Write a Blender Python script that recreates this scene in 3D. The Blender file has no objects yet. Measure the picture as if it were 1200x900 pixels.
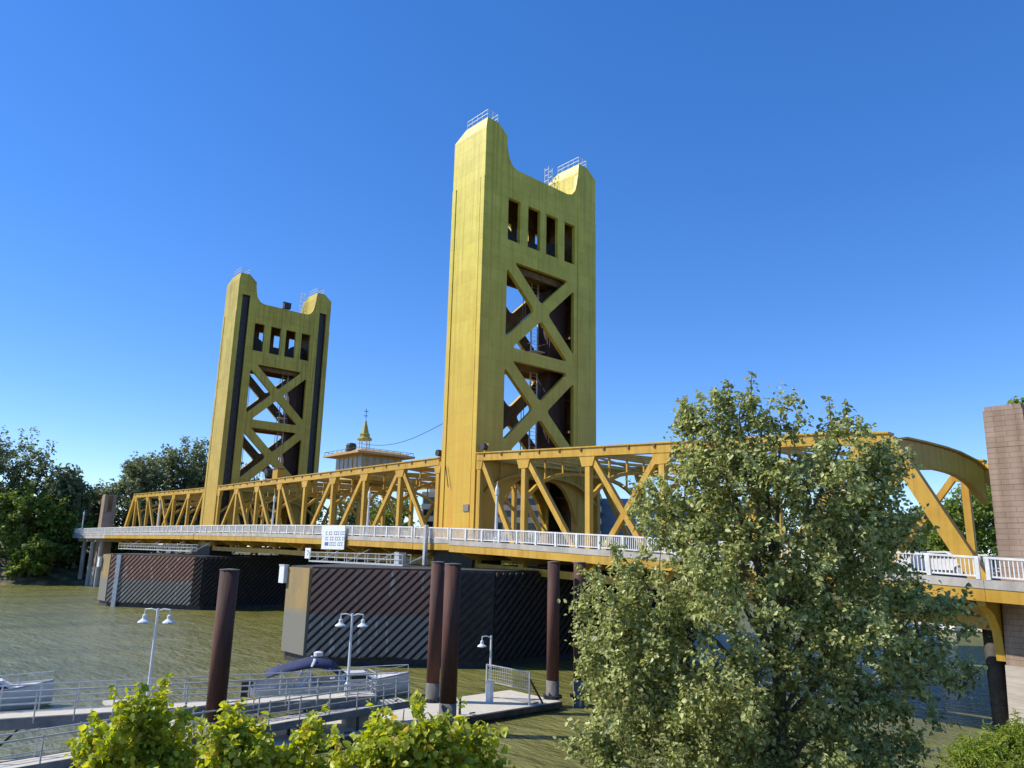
import bpy, math, random
import numpy as np
from mathutils import Vector, Matrix
from mathutils.geometry import tessellate_polygon

scene = bpy.context.scene
COL = scene.collection
RNG = np.random.default_rng(7)
random.seed(7)

# ------------------------------------------------------------------ camera, light, exposure
R_ = math.radians
YAW, PITCH, ROLL = R_(48.22), R_(12.68), R_(1.28)
CAM = Vector((60.34, -49.11, 9.5))
fwd = Vector((-math.sin(YAW)*math.cos(PITCH), math.cos(YAW)*math.cos(PITCH), math.sin(PITCH)))
r0 = Vector((math.cos(YAW), math.sin(YAW), 0)); u0 = r0.cross(fwd)
rgt = math.cos(ROLL)*r0 + math.sin(ROLL)*u0; upv = rgt.cross(fwd)
cd = bpy.data.cameras.new("camera"); cam = bpy.data.objects.new("camera", cd); COL.objects.link(cam)
m = Matrix((rgt, upv, -fwd)).transposed().to_4x4(); m.translation = CAM
cam.matrix_world = m
cd.sensor_width = 36; cd.lens = 36*879.65/1200; cd.clip_start = 0.1; cd.clip_end = 6000
scene.camera = cam

SUN_EL = R_(42); SUN_AZ = math.atan2(-0.72, -0.69)       # direction towards the sun (x, y)
w = bpy.data.worlds.new("World"); scene.world = w; w.use_nodes = True
nt = w.node_tree; nt.nodes.clear()
sky = nt.nodes.new("ShaderNodeTexSky"); sky.sky_type = 'NISHITA'; sky.sun_disc = False
sky.sun_elevation = SUN_EL; sky.sun_rotation = math.pi/2 - SUN_AZ
sky.altitude = 2500; sky.air_density = 1.0; sky.dust_density = 0.15; sky.ozone_density = 3.0
bg = nt.nodes.new("ShaderNodeBackground"); bg.inputs[1].default_value = 0.15
hs = nt.nodes.new("ShaderNodeHueSaturation"); hs.inputs['Saturation'].default_value = 1.5; hs.inputs['Hue'].default_value = 0.514; hs.inputs['Value'].default_value = 1.34
wo = nt.nodes.new("ShaderNodeOutputWorld")
gm = nt.nodes.new("ShaderNodeGamma"); gm.inputs[1].default_value = 0.73
nt.links.new(sky.outputs[0], gm.inputs[0]); nt.links.new(gm.outputs[0], hs.inputs['Color']); nt.links.new(hs.outputs[0], bg.inputs[0]); nt.links.new(bg.outputs[0], wo.inputs[0])
sl = bpy.data.lights.new("sun", 'SUN'); sl.energy = 3.45; sl.angle = R_(0.5); sl.color = (1.0, 0.93, 0.82)
so = bpy.data.objects.new("sun", sl); COL.objects.link(so)
sd = Vector((math.cos(SUN_AZ)*math.cos(SUN_EL), math.sin(SUN_AZ)*math.cos(SUN_EL), math.sin(SUN_EL)))
so.rotation_euler = sd.to_track_quat('Z', 'Y').to_euler()
so.location = (0, 0, 120)
vs = scene.view_settings
vs.view_transform = 'Standard'; vs.look = 'None'; vs.gamma = 1; vs.use_curve_mapping = False; vs.exposure = 0.75

# ------------------------------------------------------------------ materials
def mat(name, col, rough=0.6, metal=0.0, col2=None, scale=1.0, mix=0.5, bump=0.0, bscale=8.0, detail=6, stretch=(1, 1, 1), spec=0.5):
    m = bpy.data.materials.new(name); m.use_nodes = True
    n = m.node_tree.nodes; l = m.node_tree.links; b = n["Principled BSDF"]
    b.inputs["Roughness"].default_value = rough; b.inputs["Metallic"].default_value = metal
    b.inputs["Specular IOR Level"].default_value = spec
    tc = n.new("ShaderNodeTexCoord"); mp = n.new("ShaderNodeMapping"); mp.inputs['Scale'].default_value = stretch
    l.new(tc.outputs['Object'], mp.inputs[0])
    c1 = (*col, 1)
    if col2 is None: b.inputs["Base Color"].default_value = c1
    else:
        t = n.new("ShaderNodeTexNoise"); t.inputs['Scale'].default_value = scale; t.inputs['Detail'].default_value = detail
        t.inputs['Roughness'].default_value = 0.65
        l.new(mp.outputs[0], t.inputs[0])
        r = n.new("ShaderNodeValToRGB"); r.color_ramp.elements[0].position = 0.5-0.5*mix*0.5; r.color_ramp.elements[1].position = 0.5+0.5*mix*0.5
        r.color_ramp.elements[0].color = c1; r.color_ramp.elements[1].color = (*col2, 1)
        l.new(t.outputs[0], r.inputs[0]); l.new(r.outputs[0], b.inputs["Base Color"])
    if bump:
        t2 = n.new("ShaderNodeTexNoise"); t2.inputs['Scale'].default_value = bscale; t2.inputs['Detail'].default_value = 5
        l.new(mp.outputs[0], t2.inputs[0])
        bp = n.new("ShaderNodeBump"); bp.inputs['Strength'].default_value = bump; bp.inputs['Distance'].default_value = 0.1
        l.new(t2.outputs[0], bp.inputs['Height']); l.new(bp.outputs[0], b.inputs['Normal'])
    return m

def plate_mat(name, cA, cB, low_tint, seam_w=2.4, seam_h=1.5, rough=0.45, streak=0.55, low_tint_amt=0.0):
    """painted steel plates: brick-like plate seams, chalky patches, streaks running down, a warmer tint towards the deck"""
    m = bpy.data.materials.new(name); m.use_nodes = True
    n = m.node_tree.nodes; l = m.node_tree.links; b = n["Principled BSDF"]
    b.inputs["Roughness"].default_value = rough; b.inputs["Metallic"].default_value = 0.0; b.inputs["Specular IOR Level"].default_value = 0.3
    ge = n.new("ShaderNodeNewGeometry"); sx = n.new("ShaderNodeSeparateXYZ"); l.new(ge.outputs['Position'], sx.inputs[0])
    ad = n.new("ShaderNodeMath"); ad.operation = 'ADD'; l.new(sx.outputs[0], ad.inputs[0]); l.new(sx.outputs[1], ad.inputs[1])
    cb = n.new("ShaderNodeCombineXYZ"); l.new(ad.outputs[0], cb.inputs[0]); l.new(sx.outputs[2], cb.inputs[1])
    br = n.new("ShaderNodeTexBrick"); br.inputs['Scale'].default_value = 1.0; br.inputs['Brick Width'].default_value = seam_w; br.inputs['Row Height'].default_value = seam_h
    br.inputs['Mortar Size'].default_value = 0.025; br.inputs['Mortar Smooth'].default_value = 0.6
    br.inputs['Color1'].default_value = (1, 1, 1, 1); br.inputs['Color2'].default_value = (0.86, 0.86, 0.86, 1); br.inputs['Mortar'].default_value = (0.60, 0.58, 0.55, 1)
    l.new(cb.outputs[0], br.inputs[0])
    no = n.new("ShaderNodeTexNoise"); no.inputs['Scale'].default_value = 0.35; no.inputs['Detail'].default_value = 8; no.inputs['Roughness'].default_value = 0.7
    l.new(ge.outputs['Position'], no.inputs[0])
    rp = n.new("ShaderNodeValToRGB"); rp.color_ramp.elements[0].position = 0.35; rp.color_ramp.elements[1].position = 0.65
    rp.color_ramp.elements[0].color = (*cA, 1); rp.color_ramp.elements[1].color = (*cB, 1); l.new(no.outputs[0], rp.inputs[0])
    mx = n.new("ShaderNodeMix"); mx.data_type = 'RGBA'; mx.blend_type = 'MULTIPLY'; mx.inputs[0].default_value = 0.8
    l.new(rp.outputs[0], mx.inputs[6]); l.new(br.outputs[0], mx.inputs[7])
    # warmer tint strengthening unevenly towards the foot of the steel
    st = n.new("ShaderNodeTexNoise"); st.inputs['Scale'].default_value = 1.0; st.inputs['Detail'].default_value = 6
    mp = n.new("ShaderNodeMapping"); mp.inputs['Scale'].default_value = (1.4, 1.4, 0.12); l.new(ge.outputs['Position'], mp.inputs[0]); l.new(mp.outputs[0], st.inputs[0])
    mr = n.new("ShaderNodeMapRange"); mr.inputs[1].default_value = 46.0; mr.inputs[2].default_value = 10.0; mr.inputs[3].default_value = 0; mr.inputs[4].default_value = 1
    l.new(sx.outputs[2], mr.inputs[0])
    mu = n.new("ShaderNodeMath"); mu.operation = 'MULTIPLY'; l.new(mr.outputs[0], mu.inputs[0]); l.new(st.outputs[0], mu.inputs[1])
    mu2 = n.new("ShaderNodeMath"); mu2.operation = 'MULTIPLY'; mu2.inputs[1].default_value = low_tint_amt; mu2.use_clamp = True; l.new(mu.outputs[0], mu2.inputs[0])
    s2 = n.new("ShaderNodeTexNoise"); s2.inputs['Scale'].default_value = 1.0; s2.inputs['Detail'].default_value = 5      # grime streaks running down
    mp2 = n.new("ShaderNodeMapping"); mp2.inputs['Scale'].default_value = (2.2, 2.2, 0.06); l.new(ge.outputs['Position'], mp2.inputs[0]); l.new(mp2.outputs[0], s2.inputs[0])
    r2 = n.new("ShaderNodeValToRGB"); r2.color_ramp.elements[0].position = 0.36; r2.color_ramp.elements[1].position = 0.52
    r2.color_ramp.elements[0].color = (0.66, 0.62, 0.55, 1); r2.color_ramp.elements[1].color = (1, 1, 1, 1); l.new(s2.outputs[0], r2.inputs[0])
    mg = n.new("ShaderNodeMix"); mg.data_type = 'RGBA'; mg.blend_type = 'MULTIPLY'; mg.inputs[0].default_value = streak
    l.new(mx.outputs[2], mg.inputs[6]); l.new(r2.outputs[0], mg.inputs[7])
    m2 = n.new("ShaderNodeMix"); m2.data_type = 'RGBA'; l.new(mu2.outputs[0], m2.inputs[0]); l.new(mg.outputs[2], m2.inputs[6]); m2.inputs[7].default_value = (*low_tint, 1)
    l.new(m2.outputs[2], b.inputs['Base Color'])
    bp = n.new("ShaderNodeBump"); bp.inputs['Strength'].default_value = 0.35; bp.inputs['Distance'].default_value = 0.03
    l.new(br.outputs[1], bp.inputs['Height']); bp.invert = True; l.new(bp.outputs[0], b.inputs['Normal'])
    return m

def leaf_mat(name, dark, light, trans=0.35, rough=0.5, tcol=None):
    m = bpy.data.materials.new(name); m.use_nodes = True
    n = m.node_tree.nodes; l = m.node_tree.links; b = n["Principled BSDF"]
    b.inputs["Roughness"].default_value = rough; b.inputs["Specular IOR Level"].default_value = 0.4
    ge = n.new("ShaderNodeNewGeometry"); r = n.new("ShaderNodeValToRGB")
    r.color_ramp.elements[0].color = (*dark, 1); r.color_ramp.elements[1].color = (*light, 1)
    if tcol:
        r.color_ramp.elements[1].position = .93; x = r.color_ramp.elements.new(1.0); x.color = (*tcol, 1)
    l.new(ge.outputs['Random Per Island'], r.inputs[0]); l.new(r.outputs[0], b.inputs['Base Color'])
    tr = n.new("ShaderNodeBsdfTranslucent")
    hs = n.new("ShaderNodeHueSaturation"); hs.inputs['Hue'].default_value = 0.485; hs.inputs['Saturation'].default_value = 1.15; hs.inputs['Value'].default_value = 1.5
    l.new(r.outputs[0], hs.inputs['Color']); l.new(hs.outputs[0], tr.inputs[0])
    mx = n.new("ShaderNodeMixShader"); mx.inputs[0].default_value = trans
    l.new(b.outputs[0], mx.inputs[1]); l.new(tr.outputs[0], mx.inputs[2]); l.new(mx.outputs[0], n["Material Output"].inputs[0])
    return m

GOLD = plate_mat("tower_gold_paint", (0.57, 0.475, 0.05), (0.70, 0.60, 0.085), (0.60, 0.32, 0.04), low_tint_amt=1.75)
GOLD_OLD = plate_mat("weathered_tower_gold_paint", (0.47, 0.37, 0.045), (0.62, 0.49, 0.08), (0.50, 0.29, 0.05), streak=.85, low_tint_amt=1.5)
TRUSS = plate_mat("truss_gold_paint", (0.52, 0.305, 0.035), (0.67, 0.425, 0.07), (0.36, 0.16, 0.02), seam_w=5, seam_h=50, low_tint_amt=0.35)
DARKGOLD = mat("dark_brown_paint", (0.10, 0.05, 0.018), 0.7, col2=(0.20, 0.11, 0.03), scale=0.8)  # dark brown; also the colour that stands for shade inside the towers
RUSTBROWN = mat("rust_brown_steel", (0.035, 0.015, 0.010), 0.7, col2=(0.07, 0.03, 0.018), scale=1.2, stretch=(1, 1, 0.2))
DARK = mat("dark_steel", (0.02, 0.02, 0.022), 0.6, col2=(0.05, 0.045, 0.04), scale=2)
WHITE = mat("white_rail_paint", (0.62, 0.61, 0.58), 0.5, col2=(0.78, 0.77, 0.74), scale=1.5)
CONC = mat("pale_concrete", (0.34, 0.31, 0.27), 0.85, col2=(0.48, 0.45, 0.40), scale=0.7, bump=0.3, bscale=5, stretch=(1, 1, 0.4))
ASPH = mat("asphalt", (0.045, 0.045, 0.047), 0.9, col2=(0.07, 0.07, 0.07), scale=1.5, bump=0.2, bscale=30)
GALV = mat("galvanised_steel", (0.42, 0.44, 0.45), 0.4, metal=0.3, col2=(0.56, 0.57, 0.57), scale=3)
LAMPW = mat("pale_lamp_paint", (0.62, 0.66, 0.66), 0.45, col2=(0.74, 0.76, 0.75), scale=2)
PLANK = mat("pale_dock_decking", (0.48, 0.44, 0.35), 0.8, col2=(0.64, 0.60, 0.49), scale=2.5, stretch=(6, 0.6, 1), bump=0.3, bscale=6)
FASCIA = mat("dock_fascia", (0.10, 0.115, 0.12), 0.7, col2=(0.19, 0.20, 0.20), scale=1.2)
WOOD = mat("wet_dark_timber", (0.03, 0.026, 0.022), 0.7, col2=(0.07, 0.06, 0.05), scale=1.5)
BOATW = mat("white_gelcoat", (0.78, 0.78, 0.76), 0.25, col2=(0.70, 0.70, 0.69), scale=1)
BOATG = mat("grey_boat_deck", (0.40, 0.40, 0.40), 0.5, col2=(0.5, 0.5, 0.5), scale=2)
CANVAS = mat("navy_canvas", (0.02, 0.028, 0.075), 0.8, col2=(0.035, 0.045, 0.11), scale=2, bump=0.2, bscale=3)
GLASS = mat("dark_window_glass", (0.015, 0.02, 0.025), 0.08)
BARK = mat("bark", (0.09, 0.07, 0.05), 0.9, col2=(0.17, 0.14, 0.11), scale=4, stretch=(1, 1, 0.2), bump=0.6, bscale=8)
SIGNW = mat("white_sign_sheet", (0.74, 0.76, 0.77), 0.5, col2=(0.66, 0.69, 0.71), scale=2)
BLUE = mat("blue_curtain_glass", (0.02, 0.10, 0.22), 0.15, col2=(0.03, 0.15, 0.30), scale=0.2)
INK = mat("sign_ink", (0.22, 0.25, 0.30), 0.6)

# ------------------------------------------------------------------ mesh helpers
class MB:
    def __init__(s): s.v = []; s.f = []
    def box(s, x0, x1, y0, y1, z0, z1):
        b = len(s.v)
        s.v += [(x0,y0,z0),(x1,y0,z0),(x1,y1,z0),(x0,y1,z0),(x0,y0,z1),(x1,y0,z1),(x1,y1,z1),(x0,y1,z1)]
        s.f += [tuple(b+i for i in q) for q in ((0,3,2,1),(4,5,6,7),(0,1,5,4),(1,2,6,5),(2,3,7,6),(3,0,4,7))]
        return s
    def hexa(s, bot, top):
        b = len(s.v); s.v += [tuple(p) for p in bot]+[tuple(p) for p in top]; n = len(bot)
        s.f += [tuple(b+i for i in reversed(range(n))), tuple(b+n+i for i in range(n))]
        s.f += [(b+i, b+(i+1) % n, b+n+(i+1) % n, b+n+i) for i in range(n)]
        return s
    def beam(s, p, q, w, h, side=None):
        """box from p to q, w across (along `side`), h in the third direction"""
        p, q = Vector(p), Vector(q); d = (q-p).normalized()
        sd = Vector(side) if side else (Vector((0,1,0)) if abs(d.y) < 0.9 else Vector((1,0,0)))
        sd = (sd - d*sd.dot(d)).normalized(); t = d.cross(sd)
        c = [sd*(a*w/2)+t*(b*h/2) for a, b in ((-1,-1),(1,-1),(1,1),(-1,1))]
        return s.hexa([p+k for k in c], [q+k for k in c])
    def tube(s, pts, rad, n=8, cap=True):
        pts = [Vector(p) for p in pts]
        if not hasattr(rad, '__len__'): rad = [rad]*len(pts)
        b = len(s.v); ref = None
        for i, p in enumerate(pts):
            d = (pts[min(i+1, len(pts)-1)]-pts[max(i-1, 0)]).normalized()
            if ref is None: ref = Vector((1,0,0)) if abs(d.x) < 0.8 else Vector((0,1,0))
            a = (ref-d*ref.dot(d)).normalized(); ref = a; c = d.cross(a)
            for k in range(n):
                t = 2*math.pi*k/n; s.v.append(tuple(p+(a*math.cos(t)+c*math.sin(t))*rad[i]))
        for i in range(len(pts)-1):
            for k in range(n):
                s.f.append((b+i*n+k, b+i*n+(k+1) % n, b+(i+1)*n+(k+1) % n, b+(i+1)*n+k))
        if cap:
            s.f.append(tuple(b+k for k in reversed(range(n)))); e = b+(len(pts)-1)*n; s.f.append(tuple(e+k for k in range(n)))
        return s
    def lathe(s, c, prof, n=12):
        return s.tube([(c[0], c[1], c[2]+z) for r, z in prof], [max(r, 1e-3) for r, z in prof], n)
    def plate(s, outer, holes, conv, t0, t1):
        """flat plate with holes: 2-D loops, conv(u, v, t) -> 3-D, thickness t0..t1"""
        loops = [outer]+holes
        flat = [p for lp in loops for p in lp]
        tris = tessellate_polygon([[Vector((p[0], p[1], 0)) for p in lp] for lp in loops])
        b = len(s.v); N = len(flat)
        s.v += [tuple(conv(p[0], p[1], t0)) for p in flat]+[tuple(conv(p[0], p[1], t1)) for p in flat]
        for t in tris:
            s.f.append(tuple(b+i for i in t)); s.f.append(tuple(b+N+i for i in reversed(t)))
        k = 0
        for lp in loops:
            n = len(lp)
            for i in range(n): s.f.append((b+k+i, b+k+(i+1) % n, b+N+k+(i+1) % n, b+N+k+i))
            k += n
        return s
    def build(s, name, material, parent=None, smooth=False, fix=True):
        me = bpy.data.meshes.new(name); me.from_pydata(s.v, [], s.f); me.materials.append(material)
        if fix and len(s.f) < 60000:
            import bmesh
            bm = bmesh.new(); bm.from_mesh(me); bmesh.ops.recalc_face_normals(bm, faces=bm.faces); bm.to_mesh(me); bm.free()
        if smooth:
            me.polygons.foreach_set("use_smooth", [True]*len(me.polygons))
        me.update()
        o = bpy.data.objects.new(name, me); COL.objects.link(o)
        if parent is not None:
            o.parent = parent; o.matrix_parent_inverse = parent_inv(parent)
        return o

def parent_world(p):
    mw = Matrix.LocRotScale(p.location, p.rotation_euler, None)
    if p.parent is not None: mw = parent_world(p.parent) @ p.matrix_parent_inverse @ mw
    return mw
def parent_inv(p): return parent_world(p).inverted()
def tag(o, label=None, cat=None, group=None, kind=None):
    if label: o['label'] = label
    if cat: o['category'] = cat
    if group: o['group'] = group
    if kind: o['kind'] = kind
    return o
def thing(name, loc, label, cat, group=None, rz=0):
    o = bpy.data.objects.new(name, None); COL.objects.link(o); o.location = loc; o.rotation_euler = (0, 0, rz)
    o.empty_display_size = 0.5
    return tag(o, label, cat, group)
def lbuild(mb, name, material, parent, smooth=False):
    """parent-local coordinates (no inverse)"""
    o = mb.build(name, material, None, smooth); o.parent = parent; return o
def copy_tree(o, parent=None):
    c = o.copy(); COL.objects.link(c)
    if parent is not None: c.parent = parent
    for ch in list(o.children): copy_tree(ch, c)
    return c
def rounded(poly, r, n=4):
    out = []; N = len(poly)
    for i in range(N):
        p0, p1, p2 = Vector(poly[i-1]), Vector(poly[i]), Vector(poly[(i+1) % N])
        a, b = (p0-p1), (p2-p1); la, lb = a.length, b.length; a.normalize(); b.normalize()
        k = min(r, la*0.4, lb*0.4); s, e = p1+a*k, p1+b*k
        for j in range(n+1):
            t = j/n; q = s*(1-t)**2+p1*2*t*(1-t)+e*t*t; out.append((q.x, q.y))
    return out
def lerp(xs, ys, x): return float(np.interp(x, xs, ys))
RX = [-400, -168, -120, -82, -45.8, -21.4, -5.5, 9.2, 21.2, 43, 48.5, 62, 120]
RZ = [13.0, 13.0, 13.0, 12.93, 12.66, 12.3, 11.97, 11.52, 11.04, 10.05, 9.77, 9.3, 9.2]
def zr(x): return lerp(RX, RZ, x)          # top of the white rail
def zd(x): return zr(x)-1.32               # deck surface
W = 18.63; D_ = 5.9; S_ = 69.9
# ------------------------------------------------------------------ setting: ground, water
def shoreR(y): return np.where(y > 0, 47-0.27*np.clip(y, 0, 400), 47+0.02*np.clip(-y, 0, 300))
def shoreL(y): return np.where(y > 60, -146+0.85*np.clip(y-60, 0, 200), -146-0.05*np.clip(-y, 0, 400))
def ground_z(x, y):
    x = np.asarray(x, float); y = np.asarray(y, float)
    wob = 1.5*np.sin(y*0.21)+1.0*np.sin(y*0.47+x*0.1)
    dr = x-shoreR(y)-wob*0.5
    dl = shoreL(y)-x-wob
    df = y-132+wob
    zr_ = np.clip(dr*0.57, -4, 7.9); zl = np.clip(dl*0.40, -4, 7.0); zf = np.clip(df*0.3, -4, 6.0)
    z = np.maximum(np.maximum(zr_, zl), zf)
    bumpy = 0.25*np.sin(x*0.9+1.3*np.sin(y*0.7))*np.sin(y*0.8+x*0.3)
    return z+np.where(z < 7.5, bumpy, 0)
def axis(a, b, lo, hi, fine, n):
    return np.concatenate([np.linspace(lo, a, n)[:-1], np.arange(a, b, fine), np.linspace(b, hi, n)])
gx = axis(-200, 90, -3500, 3500, 1.5, 14); gy = axis(-120, 160, -3500, 3500, 1.5, 14)
X, Y = np.meshgrid(gx, gy); Z = ground_z(X, Y)
far = (Y < -130) | (Y > 170) | (np.abs(X) > 300)
nx, ny = len(gx), len(gy)
V = np.stack([X.ravel(), Y.ravel(), Z.ravel()], 1)
idx = np.arange(nx*ny).reshape(ny, nx)
F = np.stack([idx[:-1, :-1].ravel(), idx[:-1, 1:].ravel(), idx[1:, 1:].ravel(), idx[1:, :-1].ravel()], 1)
def np_mesh(name, V, F, material, parent=None, smooth=False):
    me = bpy.data.meshes.new(name); k = F.shape[1]
    me.vertices.add(len(V)); me.vertices.foreach_set("co", np.ascontiguousarray(V, np.float32).ravel())
    me.loops.add(F.size); me.loops.foreach_set("vertex_index", np.ascontiguousarray(F, np.int32).ravel())
    me.polygons.add(len(F)); me.polygons.foreach_set("loop_start", np.arange(0, F.size, k, dtype=np.int32))
    me.polygons.foreach_set("loop_total", np.full(len(F), k, np.int32))
    if smooth: me.polygons.foreach_set("use_smooth", np.ones(len(F), bool))
    me.materials.append(material); me.update(calc_edges=True); me.validate()
    o = bpy.data.objects.new(name, me); COL.objects.link(o)
    if parent is not None: o.parent = parent; o.matrix_parent_inverse = parent_inv(parent)
    return o
def ground_mat():
    m = bpy.data.materials.new("bank_soil_and_grass"); m.use_nodes = True
    n = m.node_tree.nodes; l = m.node_tree.links; b = n["Principled BSDF"]; b.inputs["Roughness"].default_value = 0.95
    ge = n.new("ShaderNodeNewGeometry"); t = n.new("ShaderNodeTexNoise"); t.inputs['Scale'].default_value = 0.35; t.inputs['Detail'].default_value = 8
    l.new(ge.outputs['Position'], t.inputs[0])
    r = n.new("ShaderNodeValToRGB"); e = r.color_ramp.elements
    e[0].position = 0.38; e[0].color = (0.05, 0.075, 0.02, 1); e[1].position = 0.62; e[1].color = (0.24, 0.19, 0.115, 1)
    x = e.new(0.5); x.color = (0.11, 0.10, 0.045, 1); l.new(t.outputs[0], r.inputs[0])
    l.new(r.outputs[0], b.inputs['Base Color'])
    t2 = n.new("ShaderNodeTexNoise"); t2.inputs['Scale'].default_value = 3; t2.inputs['Detail'].default_value = 8; l.new(ge.outputs['Position'], t2.inputs[0])
    bp = n.new("ShaderNodeBump"); bp.inputs['Strength'].default_value = 0.8; bp.inputs['Distance'].default_value = 0.3
    l.new(t2.outputs[0], bp.inputs['Height']); l.new(bp.outputs[0], b.inputs['Normal'])
    return m
tag(np_mesh("ground", V, F, ground_mat(), smooth=True), kind='structure')

def water_mat():
    m = bpy.data.materials.new("turbid_river_water"); m.use_nodes = True
    n = m.node_tree.nodes; l = m.node_tree.links; b = n["Principled BSDF"]
    b.inputs["Roughness"].default_value = 0.24; b.inputs["IOR"].default_value = 1.55; b.inputs["Specular IOR Level"].default_value = 0.5
    ge = n.new("ShaderNodeNewGeometry")
    def noise(sc, det, stretch, rot=0.0, rough=0.5):
        mp = n.new("ShaderNodeMapping"); mp.inputs['Scale'].default_value = stretch; mp.inputs['Rotation'].default_value = (0, 0, rot)
        l.new(ge.outputs['Position'], mp.inputs[0]); t = n.new("ShaderNodeTexNoise"); t.inputs['Scale'].default_value = sc; t.inputs['Detail'].default_value = det; t.inputs['Roughness'].default_value = rough
        t.inputs['Distortion'].default_value = 0.1
        l.new(mp.outputs[0], t.inputs[0]); return t
    c = noise(0.12, 5, (1, 0.35, 1), 0.3)
    r = n.new("ShaderNodeValToRGB"); r.color_ramp.elements[0].position = 0.4; r.color_ramp.elements[1].position = 0.6
    r.color_ramp.elements[0].color = (0.15, 0.148, 0.036, 1); r.color_ramp.elements[1].color = (0.20, 0.195, 0.056, 1)
    l.new(c.outputs[0], r.inputs[0]); l.new(r.outputs[0], b.inputs['Base Color'])
    a1 = noise(0.34, 3, (0.6, 1.7, 1), -YAW+.2); a2 = noise(1.1, 4, (0.6, 1.8, 1), -YAW-0.25, 0.62)
    ad = n.new("ShaderNodeMath"); ad.operation = 'MULTIPLY_ADD'; ad.inputs[1].default_value = 0.55
    l.new(a2.outputs[0], ad.inputs[0]); l.new(a1.outputs[0], ad.inputs[2])
    bp = n.new("ShaderNodeBump"); bp.inputs['Strength'].default_value = 1.0; bp.inputs['Distance'].default_value = 0.55
    l.new(ad.outputs[0], bp.inputs['Height']); l.new(bp.outputs[0], b.inputs['Normal'])
    return m
wb = MB(); b_ = 3400
wb.v = [(-b_, -b_, 0), (b_, -b_, 0), (b_, b_, 0), (-b_, b_, 0)]; wb.f = [(0, 1, 2, 3)]
tag(wb.build("water", water_mat()), kind='structure')

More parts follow.
